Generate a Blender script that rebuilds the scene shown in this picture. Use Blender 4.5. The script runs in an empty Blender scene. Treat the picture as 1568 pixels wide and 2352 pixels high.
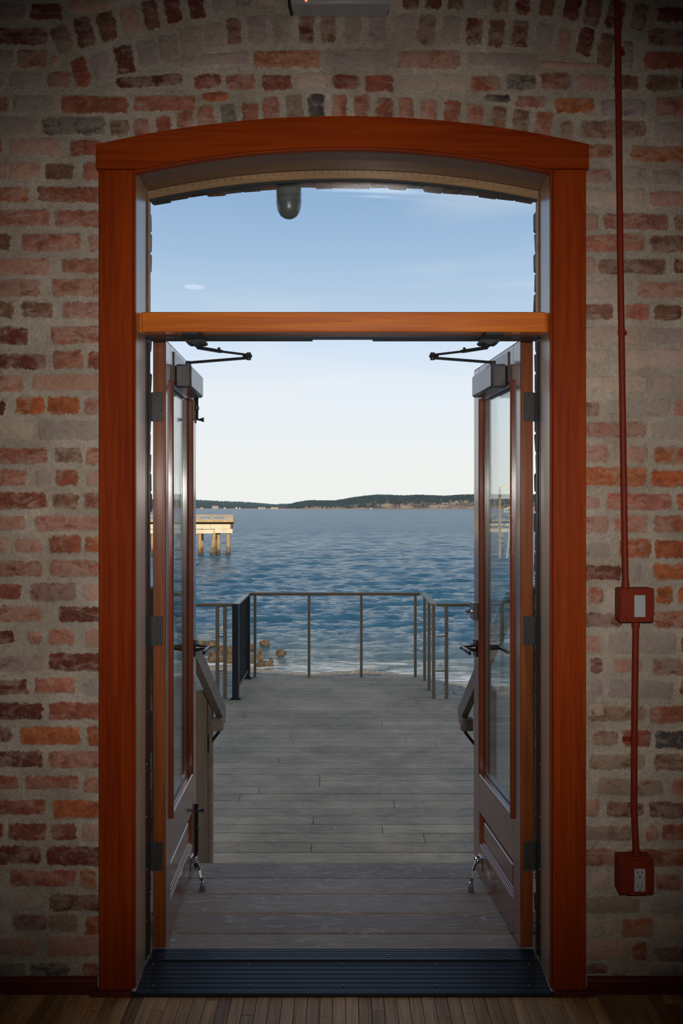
import bpy, math, random
import numpy as np
from mathutils import Vector, Matrix, noise as mnoise

# ------------------------------------------------------------------ camera, world, lights
F = 28.0/36.0*2352.0          # focal length in pixels of the 1568x2352 frame
VX, VY, ZW, CH = 785.0, 1167.0, 2.47, 1.5   # vanishing point, wall distance, camera height
R = random.Random(7)
SC = bpy.context.scene
COL = SC.collection

cam = bpy.data.cameras.new('camera')
cam.lens = 28.0
cam.sensor_fit = 'VERTICAL'
cam.sensor_height = 36.0
cam.shift_x = -1.0/2352.0
cam.shift_y = -9.0/2352.0
cam.clip_start = 0.05
cam.clip_end = 20000
co = bpy.data.objects.new('camera', cam)
co.location = (0, -ZW, CH)
co.rotation_euler = (math.pi/2, 0, 0)
COL.objects.link(co)
SC.camera = co

SC.view_settings.view_transform = 'Standard'
SC.view_settings.look = 'None'
SC.view_settings.gamma = 1.0
SC.view_settings.use_curve_mapping = False
SC.view_settings.exposure = 0.0


class NT:
    """tiny helper round a node tree"""
    def __init__(s, tree):
        s.t = tree
        for n in list(tree.nodes):
            tree.nodes.remove(n)

    def n(s, typ, **kw):
        nd = s.t.nodes.new(typ)
        for k, v in kw.items():
            if k.startswith('i_'):
                nd.inputs[k[2:].replace('_', ' ')].default_value = v
            elif k.startswith('x'):
                nd.inputs[int(k[1:])].default_value = v
            else:
                setattr(nd, k, v)
        return nd

    def l(s, a, b):
        s.t.links.new(a, b)

    def ramp(s, fac, stops, interp='LINEAR'):
        r = s.t.nodes.new('ShaderNodeValToRGB')
        r.color_ramp.interpolation = interp
        e = r.color_ramp.elements
        while len(e) < len(stops):
            e.new(0.5)
        for el, (p, c) in zip(e, stops):
            el.position = p
            el.color = (c[0], c[1], c[2], 1) if hasattr(c, '__len__') else (c, c, c, 1)
        s.l(fac, r.inputs[0])
        return r.outputs[0]

    def mix(s, fac, a, b, blend='MIX'):
        m = s.t.nodes.new('ShaderNodeMix')
        m.data_type = 'RGBA'
        m.blend_type = blend
        for sock, v in ((m.inputs[0], fac), (m.inputs[6], a), (m.inputs[7], b)):
            if hasattr(v, 'links') or isinstance(v, bpy.types.NodeSocket):
                s.l(v, sock)
            elif hasattr(v, '__len__'):
                sock.default_value = (v[0], v[1], v[2], 1)
            else:
                sock.default_value = v
        return m.outputs[2]

    def math(s, op, a, b=None, c=None):
        m = s.t.nodes.new('ShaderNodeMath')
        m.operation = op
        for i, v in enumerate((a, b, c)):
            if v is None:
                continue
            if isinstance(v, bpy.types.NodeSocket):
                s.l(v, m.inputs[i])
            else:
                m.inputs[i].default_value = v
        return m.outputs[0]

    def noise(s, scale, detail=4, vec=None, rough=0.55, dist=0.0):
        n = s.t.nodes.new('ShaderNodeTexNoise')
        n.inputs['Scale'].default_value = scale
        n.inputs['Detail'].default_value = detail
        n.inputs['Roughness'].default_value = rough
        n.inputs['Distortion'].default_value = dist
        if vec is not None:
            s.l(vec, n.inputs['Vector'])
        return n.outputs[0]

    def mapping(s, vec, scale=(1, 1, 1), loc=(0, 0, 0)):
        m = s.t.nodes.new('ShaderNodeMapping')
        m.inputs['Scale'].default_value = scale
        m.inputs['Location'].default_value = loc
        s.l(vec, m.inputs['Vector'])
        return m.outputs[0]

    def coord(s, which='Object'):
        return s.t.nodes.new('ShaderNodeTexCoord').outputs[which]


world = bpy.data.worlds.new('sky')
SC.world = world
world.use_nodes = True
w = NT(world.node_tree)
wc = w.coord('Generated')
sep = w.n('ShaderNodeSeparateXYZ')
w.l(wc, sep.inputs[0])
elev = sep.outputs[2]
sky = w.ramp(elev, [(0.0, (.86, .88, .84)), (0.05, (.86, .885, .86)), (0.13, (.80, .87, .93)), (0.22, (.60, .74, .92)),
                    (0.30, (.43, .60, .83)), (0.38, (.30, .47, .72)), (0.6, (.24, .38, .60)), (1.0, (.25, .37, .55))])
cn = w.noise(2.2, 6, w.mapping(wc, (1.0, 1.0, 5.0)), 0.5, 0.6)
cm = w.ramp(cn, [(0.50, 0.0), (0.72, 1.0)])
cm2 = w.math('MULTIPLY', cm, 0.35)
sky2 = w.mix(cm2, sky, (.93, .93, .92))
bg = w.n('ShaderNodeBackground')
bg.inputs[1].default_value = 1.0
w.l(sky2, bg.inputs[0])
wo = w.n('ShaderNodeOutputWorld')
w.l(bg.outputs[0], wo.inputs[0])

sun = bpy.data.lights.new('sun', 'SUN')
sun.energy = 4.2
sun.color = (1.0, .80, .52)
sun.angle = math.radians(0.6)
so = bpy.data.objects.new('sun', sun)
so.rotation_euler = Vector((0.20, -1.0, 0.40)).to_track_quat('Z', 'Y').to_euler()
so.location = (5, -10, 12)
COL.objects.link(so)

fl = bpy.data.lights.new('camera_flash', 'SPOT')
fl.energy = 165
fl.color = (1.0, .95, .88)
fl.spot_size = math.radians(81)
fl.spot_blend = 1.0
fl.shadow_soft_size = 0.06
fo = bpy.data.objects.new('camera_flash', fl)
fo.location = (0.14, -ZW-0.02, CH+0.16)
fo.rotation_euler = (Vector((0.14, -ZW-.02, CH+.16))-Vector((0, 0, 1.58))).to_track_quat('Z', 'Y').to_euler()
COL.objects.link(fo)


# ------------------------------------------------------------------ materials
def newmat(name):
    m = bpy.data.materials.new(name)
    m.use_nodes = True
    t = NT(m.node_tree)
    out = t.n('ShaderNodeOutputMaterial')
    b = t.n('ShaderNodeBsdfPrincipled')
    t.l(b.outputs[0], out.inputs[0])
    return m, t, b, out


def bump(t, b, h, strength=0.3, dist=0.002):
    n = t.n('ShaderNodeBump')
    n.inputs['Strength'].default_value = strength
    n.inputs['Distance'].default_value = dist
    t.l(h, n.inputs['Height'])
    t.l(n.outputs[0], b.inputs['Normal'])


def plain(name, col, rough=0.5, metal=0.0, var=0.12, scale=30, coat=0.0, bmp=0.0):
    m, t, b, o = newmat(name)
    n = t.noise(scale, 4, t.coord())
    c = t.mix(n, [x*(1-var) for x in col], [min(1, x*(1+var)) for x in col])
    t.l(c, b.inputs['Base Color'])
    b.inputs['Roughness'].default_value = rough
    b.inputs['Metallic'].default_value = metal
    b.inputs['Coat Weight'].default_value = coat
    b.inputs['Coat Roughness'].default_value = 0.08
    if bmp:
        bump(t, b, n, bmp, 0.002)
    return m


def wood(name, c0, c1, axis, rough=0.35, coat=0.0, grain=1.0, coatr=0.12, freq=60, randomise=False, spec=.5):
    """grain runs along axis (0,1,2)"""
    m, t, b, o = newmat(name)
    sc = [freq, freq, freq]
    sc[axis] = freq*0.04
    v = t.coord()
    if randomise:
        oi = t.n('ShaderNodeObjectInfo')
        va = t.n('ShaderNodeVectorMath', operation='ADD')
        sc2 = t.n('ShaderNodeVectorMath', operation='SCALE')
        cmb = t.n('ShaderNodeCombineXYZ')
        for i in range(3):
            t.l(oi.outputs['Random'], cmb.inputs[i])
        t.l(cmb.outputs[0], sc2.inputs[0])
        sc2.inputs['Scale'].default_value = 37.0
        t.l(v, va.inputs[0])
        t.l(sc2.outputs[0], va.inputs[1])
        v = va.outputs[0]
    n1 = t.noise(1.0, 5, t.mapping(v, sc), 0.6, 0.8)
    sc3 = [6, 6, 6]
    sc3[axis] = 0.8
    n2 = t.noise(1.0, 3, t.mapping(v, sc3), 0.5, 0.3)
    f = t.math('ADD', t.math('MULTIPLY', n1, 0.55), t.math('MULTIPLY', n2, 0.45))
    c = t.ramp(f, [(0.36, c0), (0.62, c1)])
    if randomise:
        c = t.mix(0.75, c, t.ramp(oi.outputs['Random'], [(0, .60), (0.5, 1.0), (1, 1.35)]), 'MULTIPLY')
    t.l(c, b.inputs['Base Color'])
    b.inputs['Roughness'].default_value = rough
    b.inputs['Coat Weight'].default_value = coat
    b.inputs['Coat Roughness'].default_value = coatr
    b.inputs['Specular IOR Level'].default_value = spec
    bump(t, b, n1, 0.25*grain, 0.001)
    return m


def mortar_col(t, v):
    n = t.noise(5, 5, v)
    c = t.ramp(n, [(0.30, (.27, .215, .165)), (0.70, (.49, .405, .335))])
    c = t.mix(0.55, c, t.ramp(t.noise(60, 6, v, .75), [(0.30, .55), (0.68, 1.35)]), 'MULTIPLY')
    sp = t.noise(150, 3, v, 0.7)
    c = t.mix(t.ramp(sp, [(0.60, 0.0), (0.67, 0.7)]), c, (.10, .085, .07))
    c = t.mix(t.ramp(t.noise(9, 5, v, .7, .8), [(0.55, 0.0), (0.70, 0.40)]), c, (.34, .22, .16))
    return t.mix(t.ramp(t.noise(2.3, 3, v), [(0.45, 0.0), (0.75, 0.45)]), c, (.29, .275, .225))


M = {}
m, t, b, o = newmat('mortar')
v = t.coord()
t.l(mortar_col(t, v), b.inputs['Base Color'])
b.inputs['Roughness'].default_value = 0.95
h = t.math('ADD', t.noise(18, 5, v), t.math('MULTIPLY', t.noise(150, 3, v), 0.5))
bump(t, b, h, 0.8, 0.012)
M['mortar'] = m

m, t, b, o = newmat('brick')
geo = t.n('ShaderNodeNewGeometry')
v = geo.outputs['Position']
oi = t.n('ShaderNodeObjectInfo')
at = t.n('ShaderNodeAttribute', attribute_name='edge')
at2 = t.n('ShaderNodeAttribute', attribute_name='fade', attribute_type='OBJECT')
base = t.mix(t.ramp(t.noise(24, 6, v, 0.72), [(0.34, 0.0), (0.66, 1.0)]), t.mix(1.0, oi.outputs['Color'], (.55, .52, .52), 'MULTIPLY'),
             t.mix(1.0, oi.outputs['Color'], (1.35, 1.35, 1.4), 'MULTIPLY'))
base = t.mix(t.ramp(t.noise(210, 3, v, .7), [(0.56, 0.0), (0.70, 0.5)]), base, (.10, .055, .045))
smear = t.noise(17, 6, t.mapping(v, (1, 1, 1.7)), 0.68, 0.6)
smf = t.math('ADD', t.math('ADD', t.math('MULTIPLY', smear, .8), t.math('MULTIPLY', t.noise(90, 4, v, .75), .22)), t.math('MULTIPLY', at2.outputs['Fac'], 0.30))
smm = t.ramp(smf, [(0.56, 0.0), (0.68, 0.78)])
mc = mortar_col(t, v)
base = t.mix(smm, base, t.mix(0.42, mc, t.mix(1.0, oi.outputs['Color'], (1.3, 1.3, 1.3), 'MULTIPLY')))
ed = t.math('ADD', at.outputs['Fac'], t.math('MULTIPLY', t.math('SUBTRACT', t.noise(55, 6, v, 0.7), 0.5), 2.6))
edm = t.ramp(ed, [(0.30, 0.0), (0.62, 1.0)])
fin = t.mix(edm, mc, base)
edge_shade = t.ramp(ed, [(0.16, 0.0), (0.34, 0.42), (0.52, 0.0)])  # thin shadow line painted into the colour along brick edges
fin = t.mix(t.math('MULTIPLY', edge_shade, t.ramp(t.noise(13, 3, v), [(0.40, 0.0), (0.62, 1.0)])), fin, (.06, .045, .038))
t.l(fin, b.inputs['Base Color'])
b.inputs['Roughness'].default_value = 0.92
h = t.math('ADD', t.noise(45, 5, v), t.math('MULTIPLY', t.noise(200, 2, v), 0.4))
bump(t, b, h, 0.7, 0.008)
M['brick'] = m

M['casing_v'] = wood('casing_wood_upright', (.15, .015, .0012), (.27, .038, .0025), 2, 0.45, 0.05, spec=.12)
M['casing_h'] = wood('casing_wood_head', (.15, .015, .0012), (.27, .038, .0025), 0, 0.45, 0.05, spec=.12)
M['bar'] = wood('transom_wood', (.42, .085, .006), (.66, .17, .014), 0, 0.35, 0.35)
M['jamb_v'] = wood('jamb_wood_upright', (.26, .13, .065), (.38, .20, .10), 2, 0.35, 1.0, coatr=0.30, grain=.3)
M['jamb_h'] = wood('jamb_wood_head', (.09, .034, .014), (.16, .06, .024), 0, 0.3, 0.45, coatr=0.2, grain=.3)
M['door_face'] = wood('door_wood_varnished', (.11, .022, .009), (.20, .05, .02), 2, 0.3, 1.0, coatr=0.14, grain=.2)
M['door_rail'] = wood('door_rail_varnished', (.11, .022, .009), (.20, .05, .02), 1, 0.3, 1.0, coatr=0.12, grain=.2)
M['door_edge'] = wood('door_edge_wood', (.09, .018, .003), (.24, .060, .008), 2, 0.4, 0.3)
M['bead'] = wood('door_bead_wood', (.085, .016, .006), (.19, .042, .012), 2, 0.3, 0.7)
M['stop'] = wood('glazing_stop_wood', (.16, .09, .04), (.31, .19, .09), 0, 0.5, 0.1)
M['base'] = wood('baseboard_wood', (.07, .008, .005), (.12, .014, .008), 0, 0.4, 0.2)
M['black'] = plain('black_metal', (.018, .018, .019), 0.42, 0.0)
M['hinge'] = plain('hinge_metal', (.045, .044, .045), 0.45, 0.3)
M['screw'] = plain('screw_metal', (.22, .22, .22), 0.35, 0.8)
M['closer'] = plain('closer_bronze', (.17, .165, .17), 0.30, 0.75)
M['rubber'] = plain('weatherstrip', (.02, .02, .023), 0.35)
M['bronze'] = plain('dark_bronze', (.035, .026, .028), 0.3, 0.6)
M['chrome'] = plain('chrome', (.62, .62, .63), 0.12, 1.0, 0.03)
M['brass'] = plain('satin_nickel', (.42, .40, .36), 0.3, 0.9, 0.05)
M['thresh'] = plain('threshold_metal', (.016, .019, .028), 0.42, 0.35, 0.25, 8)
M['red'] = plain('red_paint', (.17, .018, .006), 0.55, 0, 0.12, 20, bmp=0.1)
M['red'].node_tree.nodes['Principled BSDF'].inputs['Specular IOR Level'].default_value = .2
M['white'] = plain('white_plastic', (.36, .37, .37), 0.35, 0, 0.03)
M['slot'] = plain('slot_dark', (.015, .015, .015), 0.6)
M['grey_plastic'] = plain('grey_plastic', (.34, .33, .33), 0.45)
M['spacer'] = plain('spacer_metal', (.22, .22, .21), 0.4, 0.3, 0.5, 300)
M['lampgrey'] = plain('lamp_grey', (.17, .18, .18), 0.35, 0.2)
M['rail_brown'] = plain('rail_brown', (.20, .15, .095), 0.5, 0.1)
M['rail_cap'] = plain('rail_cap', (.26, .20, .14), 0.55, 0.0)
M['rail_black'] = plain('rail_black', (.022, .024, .028), 0.3, 0.2)
M['cable'] = plain('cable', (.30, .30, .29), 0.4, 0.8)
M['handrail'] = wood('handrail_wood', (.15, .11, .08), (.24, .18, .135), 1, 0.7)
M['post_wood'] = wood('post_wood', (.15, .11, .075), (.24, .18, .125), 2, 0.7)
M['plaster'] = plain('room_plaster', (.16, .13, .11), 0.9, 0, 0.1, 4)
M['roomwood'] = wood('room_ceiling_wood', (.10, .06, .035), (.16, .10, .06), 0, 0.6)
M['roof'] = plain('roofing', (.08, .08, .08), 0.9)
M['pier_light'] = plain('pier_pale_timber', (.66, .58, .44), 0.9, 0, 0.35, 1.2)
M['pier_brown'] = plain('pier_brown_timber', (.42, .31, .17), 0.9, 0, 0.4, 1.5)
m, t, b, o = newmat('pile_timber')
v = t.coord()
sp = t.n('ShaderNodeSeparateXYZ')
t.l(v, sp.inputs[0])
wet = t.ramp(t.math('ADD', t.math('ADD', sp.outputs[2], 3.0), t.math('MULTIPLY', t.math('SUBTRACT', t.noise(2.5, 4, v), .5), 1.2)), [(0.30, 0.0), (1.0, 1.0)])
c = t.mix(t.noise(3, 5, v, .7), (.25, .17, .09), (.50, .36, .20))
c = t.mix(wet, (.075, .05, .03), c)
t.l(c, b.inputs['Base Color'])
b.inputs['Roughness'].default_value = .9
M['pile'] = m
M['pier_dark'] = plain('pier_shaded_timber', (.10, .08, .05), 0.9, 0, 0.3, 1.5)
M['house_a'] = plain('house_wall', (.50, .46, .42), 0.9)
M['house_r'] = plain('house_roof', (.18, .13, .12), 0.9)
M['led'] = None
m, t, b, o = newmat('red_indicator')
b.inputs['Base Color'].default_value = (.8, .02, .01, 1)
b.inputs['Emission Color'].default_value = (1, .12, .05, 1)
b.inputs['Emission Strength'].default_value = 4.0
M['led'] = m

# oak floor, weathered deck
M['oak'] = wood('oak_strip', (.24, .11, .038), (.56, .31, .14), 1, 0.55, 0.04, freq=110, randomise=True, coatr=0.3, spec=.3)


def deckmat(name, c0, c1, rough):
    m, t, b, o = newmat(name)
    geo = t.n('ShaderNodeNewGeometry')
    v = geo.outputs['Position']
    oi = t.n('ShaderNodeObjectInfo')
    n1 = t.noise(1, 6, t.mapping(v, (5, 60, 60)), 0.65, 1.2)
    n2 = t.noise(2.2, 4, v, 0.6, 0.5)
    c = t.ramp(t.math('ADD', t.math('MULTIPLY', n1, .5), t.math('MULTIPLY', n2, .5)), [(0.36, c0), (0.60, c1)])
    c = t.mix(0.5, c, t.ramp(oi.outputs['Random'], [(0, .70), (0.5, 1.0), (1, 1.25)]), 'MULTIPLY')
    green = t.noise(0.8, 3, v)
    c = t.mix(t.ramp(green, [(0.50, 0.0), (0.66, 0.40)]), c, (.15, .125, .075))
    st = t.noise(1, 5, t.mapping(v, (9, 30, 9)), 0.7, 2.0)
    c = t.mix(t.ramp(st, [(0.54, 0.0), (0.68, 0.6)]), c, (.50, .42, .33))
    sp = t.noise(14, 2, v, .5)
    c = t.mix(t.ramp(sp, [(0.74, 0.0), (0.77, 0.7)]), c, (.45, .45, .44))
    t.l(c, b.inputs['Base Color'])
    b.inputs['Roughness'].default_value = rough
    bump(t, b, n1, 0.4, 0.003)
    return m


M['deck'] = deckmat('weathered_deck', (.22, .152, .092), (.45, .315, .20), 0.8)
M['landing'] = deckmat('landing_wood', (.16, .112, .085), (.29, .21, .165), 0.7)

# glass: clear, mirror-like at grazing angles
m = bpy.data.materials.new('glass')
m.use_nodes = True
t = NT(m.node_tree)
out = t.n('ShaderNodeOutputMaterial')
tr = t.n('ShaderNodeBsdfTransparent')
tr.inputs[0].default_value = (.96, .98, .98, 1)
gl = t.n('ShaderNodeBsdfGlossy')
gl.inputs['Roughness'].default_value = 0.0
fr = t.n('ShaderNodeFresnel')
gm = t.n('ShaderNodeNewGeometry')
t.l(t.math('SUBTRACT', 1.5, t.math('MULTIPLY', gm.outputs['Backfacing'], 1.5-1/1.5)), fr.inputs[0])
mx = t.n('ShaderNodeMixShader')
t.l(fr.outputs[0], mx.inputs[0])
t.l(tr.outputs[0], mx.inputs[1])
t.l(gl.outputs[0], mx.inputs[2])
t.l(mx.outputs[0], out.inputs[0])
M['glass'] = m

# sea
m, t, b, o = newmat('sea_water')
v = t.coord()
sh = t.n('ShaderNodeAttribute', attribute_name='shore')
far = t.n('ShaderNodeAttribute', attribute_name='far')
deep = t.mix(t.ramp(sh.outputs['Fac'], [(0.0, 0.0), (0.28, 1.0)]), (.085, .12, .115), (.012, .072, .130))
fn = t.noise(1, 6, t.mapping(v, (.55, 2.2, 1)), 0.62, 1.5)
foam = t.math('SUBTRACT', fn, t.math('MULTIPLY', sh.outputs['Fac'], 2.2))
fm = t.ramp(foam, [(0.42, 0.0), (0.54, 0.85)])
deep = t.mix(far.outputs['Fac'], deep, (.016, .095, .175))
col = t.mix(fm, deep, (.62, .64, .64))
t.l(col, b.inputs['Base Color'])
rg = t.math('ADD', t.math('MULTIPLY', fm, 0.5), 0.07)
rg = t.math('ADD', rg, t.math('MULTIPLY', far.outputs['Fac'], 0.16))
t.l(rg, b.inputs['Roughness'])
b.inputs['IOR'].default_value = 1.33
w1 = t.noise(1, 5, t.mapping(v, (1.6, 4.0, 1)), 0.62, 0.4)
w2 = t.noise(1, 5, t.mapping(v, (.5, 1.3, 1)), 0.6, 0.3)
w3 = t.noise(1, 6, t.mapping(v, (.11, .26, 1)), 0.7, 0.3)
w3 = t.math('MULTIPLY', w3, t.math('MULTIPLY', far.outputs['Fac'], 7.0))
t.l(t.math('SUBTRACT', .5, t.math('MULTIPLY', far.outputs['Fac'], .34)), b.inputs['Specular IOR Level'])
hh = t.math('ADD', t.math('MULTIPLY', w1, .5), t.math('ADD', w3, t.math('MULTIPLY', w2, .8)))
bump(t, b, hh, 1.0, 0.42)
M['sea'] = m

m, t, b, o = newmat('pebble_beach')
v = t.coord()
vor = t.n('ShaderNodeTexVoronoi')
vor.inputs['Scale'].default_value = 9
t.l(v, vor.inputs['Vector'])
c = t.mix(t.noise(1.2, 4, v), (.20, .165, .12), (.34, .29, .22))
c = t.mix(0.45, c, t.ramp(t.noise(12, 4, v, .7), [(0.3, .45), (0.7, 1.5)]), 'MULTIPLY')
c = t.mix(t.ramp(t.noise(16, 3, v, .6), [(0.66, 0.0), (0.72, .8)]), c, (.55, .52, .46))
t.l(c, b.inputs['Base Color'])
b.inputs['Roughness'].default_value = 0.9
bump(t, b, t.math('ADD', vor.outputs[0], t.noise(20, 3, v)), 0.8, 0.05)
M['beach'] = m

m, t, b, o = newmat('shore_rock')
v = t.coord()
c = t.ramp(t.noise(3.5, 6, v, .7), [(0.34, (.035, .024, .015)), (0.52, (.15, .09, .045)), (0.70, (.34, .23, .13))])
sp = t.n('ShaderNodeSeparateXYZ')
geo = t.n('ShaderNodeNewGeometry')
t.l(geo.outputs['Position'], sp.inputs[0])
wet = t.ramp(t.math('ADD', sp.outputs[2], 3.2), [(0.18, 1.0), (0.34, 0.0)])
c = t.mix(wet, c, (.045, .035, .025))
t.l(c, b.inputs['Base Color'])
b.inputs['Roughness'].default_value = 0.8
bump(t, b, t.noise(6, 6, v, .7), 0.9, 0.15)
M['rock'] = m

M['forest'] = plain('forest_haze_tint', (.026, .052, .070), 0.95, 0, 0.55, .02)  # bluish distance haze is mixed into the tree colour
M['forest_b'] = plain('forest_haze_tint_far', (.045, .085, .115), 0.95, 0, 0.35, .02)  # paler and bluer, with more distance haze in the colour
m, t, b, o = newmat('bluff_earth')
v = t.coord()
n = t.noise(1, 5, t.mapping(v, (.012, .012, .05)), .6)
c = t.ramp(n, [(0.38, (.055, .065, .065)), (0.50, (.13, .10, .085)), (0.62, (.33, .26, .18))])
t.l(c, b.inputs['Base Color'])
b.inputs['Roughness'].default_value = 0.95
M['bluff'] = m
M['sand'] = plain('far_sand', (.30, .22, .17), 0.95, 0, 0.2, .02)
M['hillside'] = plain('hill_ground_haze_tint', (.030, .055, .065), 0.95, 0, 0.3, .02)  # ground colour carries the bluish distance haze too


# ------------------------------------------------------------------ mesh helpers
def tag(o, label=None, cat=None, group=None, kind=None):
    if label: o['label'] = label
    if cat: o['category'] = cat
    if group: o['group'] = group
    if kind: o['kind'] = kind
    return o


def link(name, me, mat=None, parent=None, smooth=False):
    if mat is not None:
        me.materials.append(mat)
    if smooth:
        me.polygons.foreach_set('use_smooth', [True]*len(me.polygons))
    o = bpy.data.objects.new(name, me)
    COL.objects.link(o)
    if parent is not None:
        o.parent = parent
        L = Vector(parent.location)
        q = parent.parent
        while q is not None:
            L = L + Vector(q.location)
            q = q.parent
        o.matrix_parent_inverse = Matrix.Identity(4)
        if parent.type == 'EMPTY':
            o.matrix_parent_inverse = Matrix.Translation(-Vector(parent.location))
    return o


def empty(name, loc, label=None, cat=None, group=None, kind=None):
    o = bpy.data.objects.new(name, None)
    o.empty_display_size = 0.05
    o.location = loc
    COL.objects.link(o)
    return tag(o, label, cat, group, kind)


class MB:
    """collects solids into one mesh; xf maps local points to the world"""
    def __init__(s, xf=None):
        s.v, s.f, s.xf = [], [], xf

    def add(s, vs, fs):
        k = len(s.v)
        s.v += [tuple(s.xf(p)) if s.xf else tuple(p) for p in vs]
        s.f += [[i+k for i in f] for f in fs]
        return s

    def box(s, x0, x1, y0, y1, z0, z1, bev=0.0):
        x0, x1 = sorted((x0, x1)); y0, y1 = sorted((y0, y1)); z0, z1 = sorted((z0, z1))
        if bev <= 0:
            vs = [(x, y, z) for x in (x0, x1) for y in (y0, y1) for z in (z0, z1)]
            return s.add(vs, [(0, 1, 3, 2), (4, 6, 7, 5), (0, 4, 5, 1), (2, 3, 7, 6), (0, 2, 6, 4), (1, 5, 7, 3)])
        b = min(bev, (x1-x0)*.45, (y1-y0)*.45, (z1-z0)*.45)
        idx = {}
        vs = []
        lo = (x0, y0, z0); hi = (x1, y1, z1)
        for cx in (0, 1):
            for cy in (0, 1):
                for cz in (0, 1):
                    for a in range(3):
                        p = []
                        for k, c in enumerate((cx, cy, cz)):
                            base = hi[k] if c else lo[k]
                            if k != a:
                                base += (-b if c else b)
                            p.append(base)
                        idx[(cx, cy, cz, a)] = len(vs)
                        vs.append(tuple(p))
        fs = []
        for a in range(3):
            o1, o2 = (a+1) % 3, (a+2) % 3
            for c in (0, 1):
                q = []
                for (u, w_) in ((0, 0), (1, 0), (1, 1), (0, 1)):
                    k = [0, 0, 0]; k[a] = c; k[o1] = u; k[o2] = w_
                    q.append(idx[(k[0], k[1], k[2], a)])
                fs.append(q if c else q[::-1])
        for a in range(3):
            o1, o2 = (a+1) % 3, (a+2) % 3
            for u in (0, 1):
                for w_ in (0, 1):
                    k0 = [0, 0, 0]; k0[o1] = u; k0[o2] = w_; k0[a] = 0
                    k1 = list(k0); k1[a] = 1
                    q = [idx[tuple(k0)+(o1,)], idx[tuple(k1)+(o1,)], idx[tuple(k1)+(o2,)], idx[tuple(k0)+(o2,)]]
                    fs.append(q if (u == w_) else q[::-1])
        for cx in (0, 1):
            for cy in (0, 1):
                for cz in (0, 1):
                    q = [idx[(cx, cy, cz, a)] for a in range(3)]
                    fs.append(q if (cx+cy+cz) % 2 else q[::-1])
        return s.add(vs, fs)

    def tube(s, p0, p1, r0, r1=None, n=12, caps=True):
        r1 = r0 if r1 is None else r1
        p0, p1 = Vector(p0), Vector(p1)
        d = (p1-p0).normalized()
        a = d.orthogonal().normalized()
        c = d.cross(a)
        vs = []
        for p, r in ((p0, r0), (p1, r1)):
            for i in range(n):
                th = 2*math.pi*i/n
                vs.append(p+a*math.cos(th)*r+c*math.sin(th)*r)
        fs = [(i, (i+1) % n, n+(i+1) % n, n+i) for i in range(n)]
        if caps:
            fs += [tuple(range(n))[::-1], tuple(range(n, 2*n))]
        return s.add(vs, fs)

    def path(s, pts, r, n=10):
        """round pipe through points"""
        pts = [Vector(p) for p in pts]
        rs = r if hasattr(r, '__len__') else [r]*len(pts)
        vs = []
        ref = Vector((0.13, 1, 0.07)).normalized()
        for i, p in enumerate(pts):
            d = (pts[min(i+1, len(pts)-1)]-pts[max(i-1, 0)]).normalized()
            a = (ref-d*ref.dot(d)).normalized()
            c = d.cross(a)
            for k in range(n):
                th = 2*math.pi*k/n
                vs.append(p+a*math.cos(th)*rs[i]+c*math.sin(th)*rs[i])
        fs = []
        for i in range(len(pts)-1):
            for k in range(n):
                fs.append((i*n+k, i*n+(k+1) % n, (i+1)*n+(k+1) % n, (i+1)*n+k))
        fs += [tuple(range(n))[::-1], tuple(range((len(pts)-1)*n, len(pts)*n))]
        return s.add(vs, fs)

    def beam(s, p0, p1, w_, h_, up=(0, 0, 1)):
        p0, p1 = Vector(p0), Vector(p1)
        d = (p1-p0).normalized()
        u = Vector(up)
        u = (u-d*u.dot(d)).normalized()
        r = d.cross(u)
        vs = []
        for p in (p0, p1):
            for (a, b_) in ((-1, -1), (1, -1), (1, 1), (-1, 1)):
                vs.append(p+r*a*w_/2+u*b_*h_/2)
        return s.add(vs, [(3, 2, 1, 0), (4, 5, 6, 7), (0, 1, 5, 4), (1, 2, 6, 5), (2, 3, 7, 6), (3, 0, 4, 7)])

    def prism(s, poly, axis, a0, a1):
        """polygon (u,v) extruded along axis: 'x' -> (a,u,v), 'y' -> (u,a,v), 'z' -> (u,v,a)"""
        def P(a, u, v_):
            return {'x': (a, u, v_), 'y': (u, a, v_), 'z': (u, v_, a)}[axis]
        n = len(poly)
        vs = [P(a0, *p) for p in poly]+[P(a1, *p) for p in poly]
        fs = [(i, (i+1) % n, n+(i+1) % n, n+i) for i in range(n)]+[tuple(range(n))[::-1], tuple(range(n, 2*n))]
        return s.add(vs, fs)

    def lathe(s, prof, c, n=20):
        """profile [(r,z)] about vertical axis at c=(x,y)"""
        vs = []
        for r, z in prof:
            for k in range(n):
                th = 2*math.pi*k/n
                vs.append((c[0]+r*math.cos(th), c[1]+r*math.sin(th), z))
        fs = []
        for i in range(len(prof)-1):
            for k in range(n):
                fs.append((i*n+k, i*n+(k+1) % n, (i+1)*n+(k+1) % n, (i+1)*n+k))
        fs += [tuple(range(n)), tuple(range((len(prof)-1)*n, len(prof)*n))[::-1]]
        return s.add(vs, fs)

    def arch(s, xs, zin, zout, y0, y1):
        """curved bar between two height functions of x"""
        n = len(xs)
        vs = []
        for x in xs:
            vs += [(x, y0, zin(x)), (x, y0, zout(x)), (x, y1, zout(x)), (x, y1, zin(x))]
        fs = []
        for i in range(n-1):
            a, b_ = i*4, i*4+4
            for k in range(4):
                fs.append((a+k, a+(k+1) % 4, b_+(k+1) % 4, b_+k))
        fs += [(3, 2, 1, 0), tuple(range(4*n-4, 4*n))]
        return s.add(vs, fs)

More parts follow.
